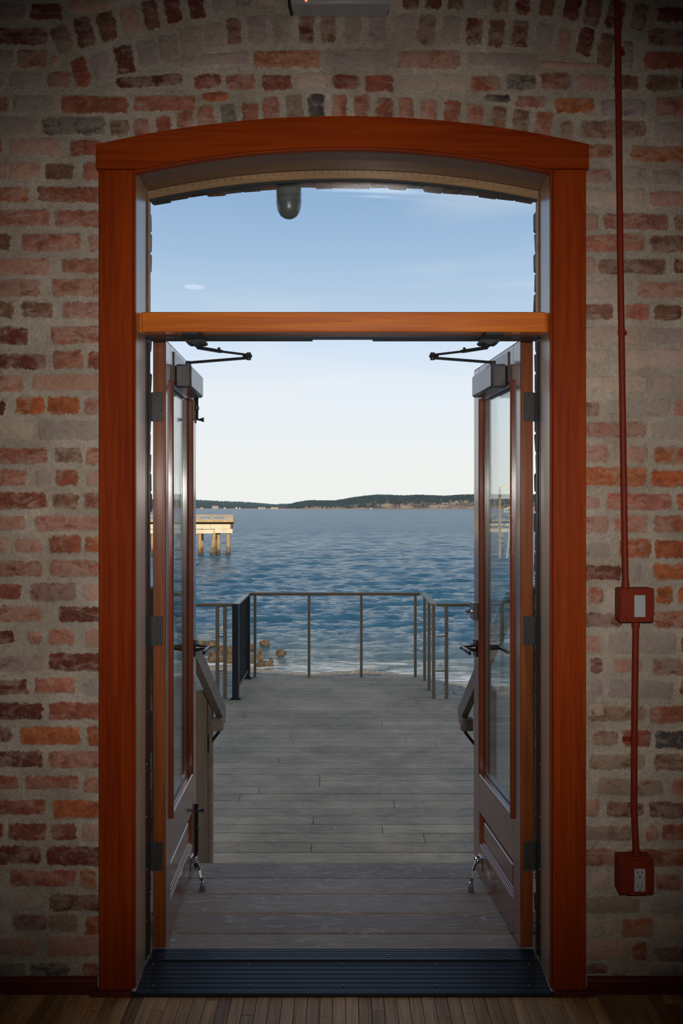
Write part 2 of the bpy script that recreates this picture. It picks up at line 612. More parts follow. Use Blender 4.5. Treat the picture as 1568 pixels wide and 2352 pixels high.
    def build(s, name, mat, parent=None, smooth=False, fix=True):
        me = bpy.data.meshes.new(name)
        me.from_pydata(s.v, [], s.f)
        if fix:
            import bmesh
            bm = bmesh.new(); bm.from_mesh(me)
            bmesh.ops.recalc_face_normals(bm, faces=bm.faces)
            bm.to_mesh(me); bm.free()
        o = link(name, me, mat, parent, smooth)
        if smooth:
            me.set_sharp_from_angle(angle=math.radians(40))
        return o


def PX(px, Z): return (px-VX)*Z/F
def PZ(py, Z): return CH-(py-VY)*Z/F
def Y(Z): return Z-ZW


def arc(xc, half, zpk, zend):
    s_ = zpk-zend
    Rr = (half*half+s_*s_)/(2*s_)
    return lambda x: zpk-Rr+math.sqrt(max(Rr*Rr-(x-xc)**2, 0))


def lin(a, b_, n): return [a+(b_-a)*i/(n-1) for i in range(n)]


# ------------------------------------------------------------------ room shell and brick walls
XC = 0.003
WALL_TOP = 4.2


def arch_wall(mb, half, zf, y0, y1, x0, x1, z0, z1):
    xs = lin(XC-half, XC+half, 41)
    mb.box(x0, XC-half, y0, y1, z0, z1)
    mb.box(XC+half, x1, y0, y1, z0, z1)
    mb.arch(xs, zf, lambda x: z1, y0, y1)


f_in = arc(XC, .68, 2.668, 2.606)
f_out = arc(XC, .716, 2.692, 2.627)
mb = MB()
arch_wall(mb, .68, f_in, 0.0, 0.19, -6, 6, -0.3, WALL_TOP)
wall = mb.build('wall_front', M['mortar'])
tag(wall, 'interior brick wall with pale mortar around the arched doorway', 'wall', kind='structure')
mb = MB()
arch_wall(mb, .716, f_out, 0.19, 0.47, -6, 6, -3.2, WALL_TOP)
owall = mb.build('wall_outer', M['mortar'])
tag(owall, 'outer brick layer whose ragged arch edge shows against the sky', 'wall', kind='structure')

mb = MB()
for nm, bx, mt, lb in (('wall_left', (-6.2, -6, -9.2, .47, -.3, WALL_TOP), 'plaster', 'left side wall of the room'),
                       ('wall_right', (6, 6.2, -9.2, .47, -.3, WALL_TOP), 'plaster', 'right side wall of the room'),
                       ('wall_back', (-6.2, 6.2, -9.4, -9.2, -.3, WALL_TOP), 'plaster', 'back wall of the room behind the viewer'),
                       ('ceiling', (-6.2, 6.2, -9.4, .47, WALL_TOP, WALL_TOP+.12), 'roomwood', 'dark wooden ceiling of the room')):
    o = MB().box(*bx).build(nm, M[mt])
    tag(o, lb, nm.split('_')[0], kind='structure')

# each brick: x0,x1,y0,y1 in the photograph's pixels on the wall plane, colour letter, whitewash 0..1, tilt degrees
PAL = {'r': (.25, .070, .038), 'd': (.135, .030, .018), 'o': (.34, .092, .028), 'p': (.36, .165, .12), 'g': (.235, .165, .15),
       'b': (.18, .085, .048), 'k': (.075, .060, .050), 'q': (.37, .255, .20), 'm': (.30, .105, .065)}
BR = """
L -20 60 9 46 g .6;70 144 9 47 d 0;156 250 4 28 p .7;-12 111 64 105 d .3;-20 33 115 155 g .4;40 110 115 156 r .35;118 133 130 155 p .4
-30 12 166 206 g .4;24 99 166 207 g .8;110 163 166 202 r .3;-20 20 222 256 b .3;30 126 220 256 g .6;141 294 220 262 r 0;307 452 220 257 m .1
-40 85 270 310 g .9;97 243 269 310 k .45;253 297 277 315 b .2;-20 5 320 355 r .3;25 140 318 358 p .7;161 235 322 361 r 0
-20 17 374 412 p .4;23 93 372 412 p .35;102 171 376 412 b 0;191 235 372 414 m .1;-20 65 430 466 o .4;86 235 429 466 r .1
-20 115 480 520 m .2;126 235 482 522 m .2;-20 26 536 576 b 0;50 185 537 577 m .2;204 235 538 578 m .4
-20 116 592 633 m .5;142 235 594 627 m .2;-20 95 641 682 m .5;120 235 640 682 r .45;-20 33 692 731 b .1;48 121 692 730 b .15;143 235 694 733 p .3
-20 68 751 792 d .2;115 235 748 790 r .3;-20 108 812 849 d .25;121 191 804 848 m .1;203 235 808 848 r .1;-20 58 862 901 m .4;75 235 859 898 m .7
-20 13 918 954 d 0;38 104 911 952 o .05;109 183 911 952 o 0;195 235 913 953 m .5;-20 78 966 1011 q .95;90 235 966 1010 g .75
-20 110 1028 1065 r .35;126 191 1027 1064 b .3;197 235 1028 1068 m .3;-20 65 1078 1116 r .3;82 120 1080 1115 g .8;128 182 1079 1116 r .1;200 235 1080 1116 p .5
-20 107 1130 1170 r .1;120 182 1132 1168 b .2;193 235 1132 1170 r .4;-20 60 1186 1218 m .45;81 235 1185 1219 m .4;-20 20 1232 1270 p .4;36 98 1238 1268 m .5;113 187 1228 1270 r 0;195 235 1232 1268 o .1
-20 98 1288 1324 r .35;115 235 1286 1325 m .25;-20 52 1340 1376 r .05;70 178 1338 1380 d .5;192 235 1340 1378 p .9
-20 97 1390 1428 r .5;135 235 1392 1430 d .2;-20 33 1450 1478 d .2;65 97 1450 1478 m .5;112 170 1443 1482 m .2;195 235 1444 1486 m .7
-40 102 1505 1541 g .5;113 235 1499 1541 d .1;-20 66 1560 1596 d .3;80 173 1556 1592 m .15;191 235 1558 1596 g .4
-20 100 1613 1653 d .05;112 235 1612 1653 r .1;-20 28 1668 1705 d .3;47 185 1666 1711 o 0;200 235 1668 1712 o .1
-20 100 1724 1762 d .2;112 235 1724 1764 m .3;-20 42 1783 1812 r .3;58 182 1781 1812 r .25;192 235 1784 1822 r .4
-20 106 1837 1872 r .15;121 235 1836 1880 o 0;-20 6 1890 1922 r 0;20 108 1889 1930 r 0;116 177 1890 1930 r .2;187 235 1890 1932 p .8
-20 94 1942 1985 d .25;107 235 1943 1989 d .1;24 175 1997 2036 r .2;184 222 1996 2043 o .3;-40 98 2055 2090 q .8;113 235 2053 2093 d .3
-20 20 2100 2142 q .9;30 110 2099 2136 d .5;112 180 2099 2140 d .75;195 235 2103 2146 o .1;-30 85 2155 2194 m .8;110 235 2150 2196 m .6;-20 60 2212 2246 k .8;70 160 2210 2244 k .3;190 235 2208 2240 r .4
1505 1590 16 52 d .1;1488 1590 66 106 d .45;1477 1590 119 160 r 0;1428 1452 95 158 g .5;1407 1467 173 208 b .1;1485 1557 171 212 b .2;1563 1590 172 210 d 0
1324 1392 172 210 p .45;1241 1310 168 209 r .35;1272 1364 224 261 o .15;1379 1481 229 268 g .4;1504 1590 224 266 m .4;1330 1483 278 318 b .35;1506 1590 283 324 g .7;1287 1315 279 322 b .5
1340 1408 332 363 m .2;1446 1590 335 373 o .35;1340 1403 387 421 m .5;1432 1485 383 421 g .6;1495 1562 391 425 g .5
1340 1478 436 477 q .9;1492 1590 440 476 m .6;1340 1373 492 530 m .7;1384 1534 490 529 m .2;1548 1590 492 532 b .3
1340 1481 538 579 m .25;1492 1590 541 582 b .2;1340 1366 592 627 m .6;1374 1529 594 630 b .25;1545 1590 594 630 d .3
1340 1450 646 684 q .85;1462 1590 646 686 m .5;1340 1407 697 735 b .1;1435 1491 698 734 m .1;1501 1565 700 737 b 0
1340 1469 752 790 q 1;1486 1590 753 790 g .8;1340 1397 803 835 q .95;1437 1590 803 846 q .85;1340 1487 865 902 q .75;1501 1590 865 901 q .9
1340 1376 924 955 b .35;1393 1539 916 957 g .6;1547 1590 918 955 m .4;1340 1480 970 1004 m .5;1491 1590 970 1008 g .8
1340 1395 1021 1063 m .5;1440 1486 1024 1062 m .5;1500 1590 1026 1067 o .3;1340 1484 1073 1118 o .2;1493 1590 1079 1119 o 0
1340 1376 1140 1169 m .5;1391 1543 1133 1172 m .3;1553 1590 1135 1172 o .1;1340 1398 1184 1225 m .5;1409 1486 1183 1224 m .45;1500 1590 1184 1226 r .3
1340 1400 1246 1280 g .65;1421 1495 1238 1283 o .15;1501 1590 1240 1282 o 0;1340 1427 1298 1332 d .2;1443 1470 1294 1332 g .9;1498 1590 1294 1333 o .15
1350 1385 1349 1386 m .4;1505 1546 1346 1388 o 0;1554 1590 1348 1388 o .2;1340 1427 1408 1440 d .35;1500 1590 1402 1442 r .3
1340 1380 1460 1501 m .5;1394 1552 1452 1500 g .85;1565 1590 1458 1500 d .2;1354 1382 1512 1546 d .5;1408 1474 1511 1545 m .6;1496 1590 1511 1552 b .4
1356 1380 1562 1596 g .6;1396 1545 1563 1605 g .8;1561 1590 1564 1600 d .3;1352 1482 1622 1656 b .4;1490 1590 1620 1662 r .1;1350 1388 1618 1650 q .95
1360 1418 1676 1711 b .5;1427 1494 1675 1716 r .1;1506 1590 1678 1720 k 0;1352 1480 1732 1768 b .5;1500 1590 1732 1770 b .3
1371 1521 1789 1826 b .65;1542 1590 1788 1828 m .4;1340 1374 1834 1875 m .6;1391 1476 1840 1875 d .4;1490 1590 1840 1880 b .2
1340 1450 1896 1930 b .55;1480 1510 1896 1930 m .35;1518 1590 1891 1932 r 0;1340 1413 1947 1988 r .4;1432 1590 1948 1990 r .25
1356 1397 2002 2042 q .8;1503 1565 2008 2045 r .3;1340 1468 2058 2097 b .65;1491 1590 2060 2098 g .6;1340 1381 2109 2150 q .7;1393 1414 2108 2145 q .8
1427 1498 2108 2151 o .4;1509 1590 2110 2150 q .95;1340 1448 2160 2202 p .85;1450 1486 2164 2206 r .1;1502 1590 2172 2208 d .5;1340 1394 2214 2236 d .4;1404 1440 2216 2238 g .5;1488 1590 2216 2240 g .6
T 123 165 58 123 b .2 -22;173 215 38 109 d .15 -15;226 268 28 97 b 0 -14;278 322 14 77 p .55 -13;329 366 0 70 b 0 -12;378 414 -18 54 d 0 -10;432 470 -25 44 d .2 -7;488 524 -34 32 g .5 -5;540 576 -44 21 g .4 -4
590 640 -50 12 q .9 -2;778 806 -45 20 d .4 0;812 850 -48 19 d .35 1;926 964 -45 23 b .1 2;976 1014 -40 23 d .1 2;1029 1064 -38 25 b .1 3;1082 1117 -34 25 g .5 4;1131 1168 -30 31 b .2 4;1182 1219 -28 35 d .2 5;1238 1275 -25 38 b 0 6;1294 1333 -16 48 d .1 9;1341 1380 -6 60 b 0 11;1393 1434 1 69 d .1 13;1451 1484 7 70 b .3 14
166 206 133 200 r 0 -16;214 258 122 190 g .6 -14;264 308 104 172 d .05 -14;316 362 92 155 g .85 -11;366 412 80 147 g .6 -10;416 464 64 134 g .75 -8;470 514 52 119 g .6 -7;520 553 43 103 d .35 -5;569 612 36 103 g .55 -4;626 667 33 100 g .65 -2;686 722 34 102 d .35 -1;736 772 34 100 b .4 0
790 829 30 100 g .8 0;847 887 32 101 g .55 0;904 945 32 103 g .8 1;960 999 35 103 b .35 2;1017 1057 37 105 g .65 3;1068 1109 40 104 d .25 4;1121 1158 44 110 b .1 5;1173 1213 47 111 d .3 5;1227 1267 52 120 g .65 6;1279 1307 68 126 m .45 8;1326 1362 64 128 d .1 13;1373 1408 78 154 b .05 12
415 572 123 150 g .75 -4;583 737 116 157 o .3 0;745 892 115 156 g .6 0;912 1059 116 158 m .4 0;1074 1234 122 155 g .8 2;1242 1366 144 158 p .8 2
268 418 174 199 d .35 -4;446 508 171 203 r .15 -5;520 586 172 208 m .1 0;600 670 171 208 r .1 0;678 750 169 203 q .75 0;763 824 172 205 r .1 0;837 905 172 212 r .05 0;919 991 172 211 q .7 0;1003 1069 172 210 q .7 0;1079 1149 175 210 r .25 0;1162 1231 172 208 k .4 0
466 525 213 233 o .1 -3;1114 1170 219 236 k .3 2;1184 1252 222 247 m .3 4
308 345 272 318 m .35 -9;360 395 268 312 r .15 -9;406 444 252 300 m .25 -8;453 493 243 300 r .4 -7;508 542 240 296 k .4 -5;556 595 235 298 m .1 -4;603 642 224 290 m .15 -3;658 695 217 288 b .4 -2;707 745 216 286 k .2 -1;760 797 217 286 m .1 0
812 849 218 286 m .2 0;862 902 226 286 r .1 1;916 949 224 286 m .3 1;966 1005 229 290 m .5 2;1018 1058 231 292 r .1 3;1070 1110 238 300 m .2 4;1127 1162 246 304 b .3 5;1175 1214 250 312 b .4 6;1228 1266 257 320 m .05 7
"""


def brick_mesh(w_, h_, rnd, proud=0.0035, n=14, inset=None):
    inset = inset or min(.013, h_*.24, w_*.24)
    hw, hh_ = w_/2+.004, h_/2+.004
    ps = []
    per = []
    # n points around a rounded rectangle
    cx = max(hw-.009, .001); cz = max(hh_-.009, .001)
    nx = max(2, round((n-4)/2*cx/(cx+cz)))
    nz = max(1, (n-4)//2-nx+1)
    pts = []
    for i in range(nx+1): pts.append((-cx+2*cx*i/nx, -hh_))
    for i in range(nz+1): pts.append((hw, -cz+2*cz*i/nz))
    for i in range(nx+1): pts.append((cx-2*cx*i/nx, hh_))
    for i in range(nz+1): pts.append((-hw, cz-2*cz*i/nz))
    N = len(pts)
    j = .0026
    out = [(x+rnd.uniform(-j, j), z+rnd.uniform(-j, j)) for x, z in pts]
    k = 1-inset/hw; kz = 1-inset/hh_
    inn = [(x*k+rnd.uniform(-j, j), z*kz+rnd.uniform(-j, j)) for x, z in out]
    vs = [(x, .001, z) for x, z in out]+[(x, -proud+rnd.uniform(-.0008, .0008), z) for x, z in inn]
    fs = [(i, (i+1) % N, N+(i+1) % N, N+i) for i in range(N)]+[tuple(range(N, 2*N))]
    return vs, fs, [0.0]*N+[1.0]*N


def add_brick(par, loc, rot, w_, h_, colr, fade, rnd, proud=.0035):
    vs, fs, ed = brick_mesh(w_, h_, rnd, proud)
    me = bpy.data.meshes.new('brick')
    me.from_pydata(vs, [], fs)
    a = me.attributes.new('edge', 'FLOAT', 'POINT')
    a.data.foreach_set('value', ed)
    me.materials.append(M['brick'])
    me.polygons.foreach_set('use_smooth', [True]*len(fs))
    o = bpy.data.objects.new('brick', me)
    COL.objects.link(o)
    o.parent = par
    o.location = loc
    o.rotation_euler = rot
    o.color = (*colr, 1)
    o['fade'] = float(fade)
    return o


nb = 0
for row in BR.strip().splitlines():
    if row[:2] in ('L ', 'T '):
        row = row[2:]
    for it in row.split(';'):
        q = it.split()
        x0, x1, y0, y1 = map(float, q[:4])
        tilt = float(q[6]) if len(q) > 6 else R.uniform(-.6, .6)
        cx, cz = PX((x0+x1)/2, ZW), PZ((y0+y1)/2, ZW)
        w_, h_ = (x1-x0)*ZW/F, (y1-y0)*ZW/F
        c = PAL[q[4]]
        g = R.uniform(.85, 1.15)
        c = tuple(min(1, k*g*R.uniform(.93, 1.07)) for k in c)
        add_brick(wall, (cx, -.0005, cz), (0, math.radians(tilt), 0), w_, h_, c, float(q[5])*.92+.10, R, R.uniform(.0015, .0045))
        nb += 1
print('bricks', nb)

# courses beyond the frame, too far out to be in the picture: one mesh
vs_, fs_, ed_ = [], [], []
zz = 0.085
row = 0
while zz < 4.1:
    for sgn in (-1, 1):
        x = 1.12+(.1 if row % 2 else 0)
        while x < 3.4:
            L = R.choice((.1, .2, .2, .2))
            a, b_, e_ = brick_mesh(L-.014, .052, R)
            k = len(vs_)
            vs_ += [(p[0]+sgn*(x+L/2), p[1]-.0005, p[2]+zz) for p in a]
            fs_ += [[i+k for i in f] for f in b_]
            ed_ += e_
            x += L
    if zz > 3.14:
        x = -1.1
        while x < 1.1:
            a, b_, e_ = brick_mesh(.186, .052, R)
            k = len(vs_)
            vs_ += [(p[0]+x+.1, p[1]-.0005, p[2]+zz) for p in a]
            fs_ += [[i+k for i in f] for f in b_]
            ed_ += e_
            x += .2
    zz += .0735
    row += 1
me = bpy.data.meshes.new('outlying_bricks')
me.from_pydata(vs_, [], fs_)
a = me.attributes.new('edge', 'FLOAT', 'POINT')
a.data.foreach_set('value', ed_)
o = link('outlying_bricks', me, M['brick'], wall, True)
o.color = (.24, .08, .05, 1)
o['fade'] = .35
o['kind'] = 'stuff'

# outer wall: voussoirs under the arch and the side courses, ragged against the sky
nv = 21
for i in range(nv):
    x = XC-.70+1.40*(i+.5)/nv
    z = f_out(x)
    d = 0.01
    ang = math.atan2(f_out(x+d)-f_out(x-d), 2*d)
    col_ = R.choice(('g', 'b', 'm', 'k', 'd'))
    for yy, dep in ((.385, .17), (.265, .05)):
        mb = MB().box(-.036, .036, -dep/2, dep/2, -.006-R.uniform(.0, .011), .05, .006)
        me = bpy.data.meshes.new('brick')
        me.from_pydata([(p[0]+R.uniform(-.002, .002), p[1], p[2]) for p in mb.v], [], mb.f)
        a = me.attributes.new('edge', 'FLOAT', 'POINT')
        a.data.foreach_set('value', [.75]*len(mb.v))
        me.materials.append(M['brick'])
        o = bpy.data.objects.new('brick', me)
        COL.objects.link(o)
        o.parent = owall
        o.location = (x, yy+R.uniform(0, .006), z)
        o.rotation_euler = (0, -ang+R.uniform(-.05, .05), 0)
        o.color = (*[min(1, k*1.7+.05) for k in PAL[col_]], 1)
        o['fade'] = R.uniform(.1, .5)
for sgn in (-1, 1):
    z = 0.05
    k = 0
    while z < 2.6:
        jut = R.uniform(-.002, .007)
        mb = MB().box(-.035, .035, -.13, .13, -.0365, .0365, .007)
        me = bpy.data.meshes.new('brick')
        me.from_pydata([(p[0]+R.uniform(-.002, .002), p[1], p[2]+R.uniform(-.002, .002)) for p in mb.v], [], mb.f)
        a = me.attributes.new('edge', 'FLOAT', 'POINT')
        a.data.foreach_set('value', [.75]*len(mb.v))
        me.materials.append(M['brick'])
        o = bpy.data.objects.new('brick', me)
        COL.objects.link(o)
        o.parent = owall
        o.location = (XC+sgn*(.716+.035-.006-jut), .345, z)
        o.color = (*[q*1.3 for q in PAL[R.choice(('g', 'b', 'm', 'r'))]], 1)
        o['fade'] = R.uniform(.1, .5)
        z += .0735
        k += 1

# ------------------------------------------------------------------ floor and base boards
o = MB().box(-6, 6, -9.2, -.001, -.3, -.012).build('floor', M['roomwood'])
floor = tag(o, 'narrow oak strip floor at the foot of the doorway', 'floor', kind='structure')
SP = .0387
i0 = -40
for i in range(i0, 41):
    x = i*SP+.011
    y = -.012 if abs(x+SP/2) > .66 else .0
    first = R.uniform(.03, .7)
    y1 = -.0105
    if abs(x+SP/2) < .64: y1 = .0
    seg = y1
    L = first
    while seg > -1.15:
        e = max(seg-L, -1.3)
        mb = MB().box(x+.0006, x+SP-.0006, e+.0006, seg-.0006, -.0115, R.uniform(-.0006, .0004), .0012)
        mb.build('plank', M['oak'], floor, fix=False)
        seg = e
        L = R.uniform(.35, .95)
MB().box(-6, 6, -9.2, -1.3, -.012, 0).build('floor_beyond', M['oak'], floor)

for nm, a, b_ in (('baseboard_left', -6, -.757), ('baseboard_right', .76, 6)):
    poly = [(0, 0), (-.016, 0), (-.016, .040), (-.013, .045), (-.006, .049), (0, .050)]
    o = MB().prism(poly, 'x', a, b_).build(nm, M['base'])
    tag(o, 'low dark red baseboard %s of the doorway' % nm.split('_')[1], 'baseboard', kind='structure')

# ------------------------------------------------------------------ casing, jambs, transom
cas = empty('trim_1', (XC, 0, 0), 'red stained wooden casing with a curved head around the doorway', 'door casing', kind='structure')
ZC = ZW-.024                       # plane of the casing face
yc = Y(ZC)
g_in = arc(XC, .642, PZ(338, ZC), PZ(393, ZC))
g_out = arc(XC, .757, PZ(268, ZC), PZ(333, ZC))
for s_, (a, b_, ci) in ((-1, (PX(227, ZC), PX(304, ZC), PX(312, ZC))), (1, (PX(1270, ZC), PX(1346, ZC), PX(1262, ZC)))):
    mb = MB()
    zt = PZ(389, ZC)
    mb.box(a, b_, yc, 0, .018, zt, .0022)
    o = mb.build('casing_leg', M['casing_v'], cas)
    mb = MB()
    i1 = b_ if s_ < 0 else a
    mb.box(i1, i1-s_*.006, yc+.006, 0, .018, zt+.003, .0025)
    o = mb.build('inner_bead', M['casing_v'], cas)
    mb = MB()
    if s_ < 0: mb.box(PX(206, 2.446), PX(300, 2.446), -.032, 0, 0, .0175, .002)
    else: mb.box(PX(1272, 2.446), PX(1366, 2.446), -.032, 0, 0, .0175, .002)
    mb.build('plinth_block', M['base'], cas)
xs = lin(PX(222, ZC), PX(1351.5, ZC), 61)
zlow = PZ(388, ZC)
mb = MB()
mb.arch(xs, lambda x: max(g_in(x), zlow) if abs(x-XC) < .642 else zlow, g_out, yc-.004, 0)
mb.build('casing_head', M['casing_h'], cas, False)
mb = MB()
mb.arch(lin(XC-.640, XC+.640, 51), lambda x: g_in(x)-.004, lambda x: g_in(x)+.004, yc+.004, 0)
mb.build('head_bead', M['casing_h'], cas)

jam = empty('trim_2', (XC, .1, 0), 'varnished wooden door jambs and curved head lining the brick opening', 'door frame', kind='structure')
JL, JR = -.637, .645
YB = Y(2.585)
for s_, xi in ((-1, JL), (1, JR)):
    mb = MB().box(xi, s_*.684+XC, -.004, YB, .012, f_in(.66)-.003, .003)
    mb.build('jamb', M['jamb_v'], jam)
    mb = MB()
    mb.box(xi+s_*.001, s_*.684+XC, YB+.0005, YB+.030, .02, 2.05, .003)
    mb.box(xi+s_*.006, s_*.684+XC, YB+.030, YB+.040, .02, 2.05)
    mb.box(xi+s_*.0005, s_*.684+XC, YB+.040, Y(2.655), .02, 2.05, .003)
    st = mb.build('weatherstrip', M['rubber'], jam)
    mb = MB()
    z = .15
    while z < 2.0:
        mb.tube((xi+s_*.001, YB+.015, z), (xi-s_*.0012, YB+.015, z), .003, .002, 8)
        z += .171
    mb.build('strip_screws', M['screw'], jam)['kind'] = 'stuff'
    # upper part of the jamb beside the transom window
    mb = MB().box(xi+s_*.001, s_*.684+XC, YB+.0005, Y(2.655), 2.12, f_in(.66)-.01, .002)
    mb.build('transom_jamb', M['jamb_v'], jam)
s_in = arc(XC, .641, 2.6095, 2.540)
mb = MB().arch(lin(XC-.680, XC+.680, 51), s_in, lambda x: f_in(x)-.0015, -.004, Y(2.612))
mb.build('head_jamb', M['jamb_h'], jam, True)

win = empty('window_1', (XC, Y(2.62), 2.12), 'arched glass transom window above the open doors', 'window', kind='structure')
ZB = 2.497
mb = MB().box(PX(325, ZB), PX(1253, ZB), Y(ZB), Y(2.575), PZ(762, ZB), PZ(716, ZB), .003)
mb.box(JL, PX(325, ZB)-.0005, Y(ZB)+.010, Y(2.575), PZ(762, ZB), PZ(716, ZB), .002)
mb.box(PX(1253, ZB)+.0005, JR, Y(ZB)+.010, Y(2.575), PZ(762, ZB), PZ(716, ZB), .002)
mb.build('transom_bar', M['bar'], win)
mb = MB().box(JL, JR, Y(2.5752), Y(2.655), PZ(762, ZB)+.024, PZ(716, ZB)-.004)
mb.box(JL, JR, Y(2.5752), Y(2.60), PZ(762, ZB)+.0002, PZ(762, ZB)+.0238)
mb.build('transom_rear', M['jamb_h'], win)
mb = MB().arch(lin(XC-.640, XC+.640, 51), lambda x: s_in(x)-.027, lambda x: s_in(x)-.0012, Y(2.6125), Y(2.628))
mb.build('glazing_stop', M['stop'], win, True)
mb = MB().arch(lin(XC-.640, XC+.640, 51), lambda x: s_in(x)-.030, lambda x: s_in(x)-.0275, Y(2.618), Y(2.634))
mb.build('glazing_gasket', M['rubber'], win)
mb = MB()
for i in range(46):
    x = XC-.60+1.2*i/45
    mb.box(x-.0009, x+.0009, Y(2.6125)-.0006, Y(2.6125)+.002, s_in(x)-.012, s_in(x)-.004)
mb.build('stop_staples', M['slot'], win)['kind'] = 'stuff'
for s_, xi in ((-1, JL), (1, JR)):
    mb = MB().box(xi, xi-s_*.005, Y(2.605), Y(2.634), PZ(716, ZB)+.0005, 2.516, .002)
    mb.build('side_stop', M['stop'], win)
mb = MB().arch(lin(JL+.002, JR-.002, 41), lambda x: PZ(716, ZB)-.001, lambda x: s_in(x)-.010, Y(2.636), Y(2.642))
mb.build('pane', M['glass'], win)

# black sweep strips under the head, either side of the middle gap
mb = MB()
mb.box(JL, JR, Y(2.548), Y(2.60), PZ(762, ZB)-.004, PZ(762, ZB)-.0002, .001)
mb.build('head_strip', M['rubber'], win)
for a, b_, c in ((345, 718, 753), (855, 1232, 818)):
    mb = MB().box(PX(a, 2.607), PX(b_, 2.607), Y(2.6005), Y(2.614), PZ(783.5, 2.607), 2.060, .002)
    mb.build('sweep_strip', M['rubber'], win)

# ------------------------------------------------------------------ threshold
th = empty('threshold', (XC, .1, 0), 'dark ribbed metal threshold ramp across the doorway', 'threshold', kind='structure')


def ribbed(y0, y1, z0, z1, n, depth, base):
    top = []
    for i in range(n):
        a = y0+(y1-y0)*i/n; w_ = (y1-y0)/n
        def zz_(y): return z0+(z1-z0)*(y-y0)/(y1-y0)
        top += [(a, zz_(a)), (a+w_*.62, zz_(a+w_*.62)), (a+w_*.66, zz_(a)-depth), (a+w_*.74, zz_(a)-depth), (a+w_*.78, zz_(a+w_*.8)),
                (a+w_*.86, zz_(a+w_*.86)), (a+w_*.89, zz_(a)-depth), (a+w_*.97, zz_(a)-depth)]
    top.append((y1, z1))
    return [(y0, base)]+top+[(y1, base)]


ym0, ym1 = Y(2.446)-.004, Y(2.603)
mb = MB().prism([(ym0, 0), (ym0, .006), (ym0+.004, .0095), (ym0+.012, .0105), (ym0+.012, 0)], 'x', PX(300, 2.446), PX(1274, 2.446))
mb.prism(ribbed(ym0+.0122, ym1, .0105, .021, 7, .0013, 0), 'x', JL+.001, JR-.001)
mb.build('ramp', M['thresh'], th)
mb = MB().prism(ribbed(ym1+.0005, Y(2.668), .0235, .0235, 5, .004, 0), 'x', JL+.004, JR-.004)
mb.prism([(ym1-.004, .0195), (ym1-.004, .0255), (ym1+.002, .0265), (ym1+.006, .0255), (ym1+.006, .0195)], 'x', JL+.004, JR-.004)
mb.build('saddle', M['thresh'], th)
mb = MB()
for px in (367, 561, 725, 890, 1053, 1172):
    x = PX(px, 2.63)
    mb.tube((x, Y(2.63), .021), (x, Y(2.63), .0255), .004, .003, 8)
for px, z_ in ((352, 0), (570, 0), (789, 0), (1002, 0), (1215, 0)):
    for ZZ, hz in ((2.585, .0195), (2.482, .0125)):
        x = PX(px, ZZ)
        mb.tube((x, Y(ZZ), hz), (x, Y(ZZ), hz+.0018), .0035, .0025, 8)
mb.build('threshold_screws', M['screw'], th)['kind'] = 'stuff'

# ------------------------------------------------------------------ the two open doors
LEAF = .608


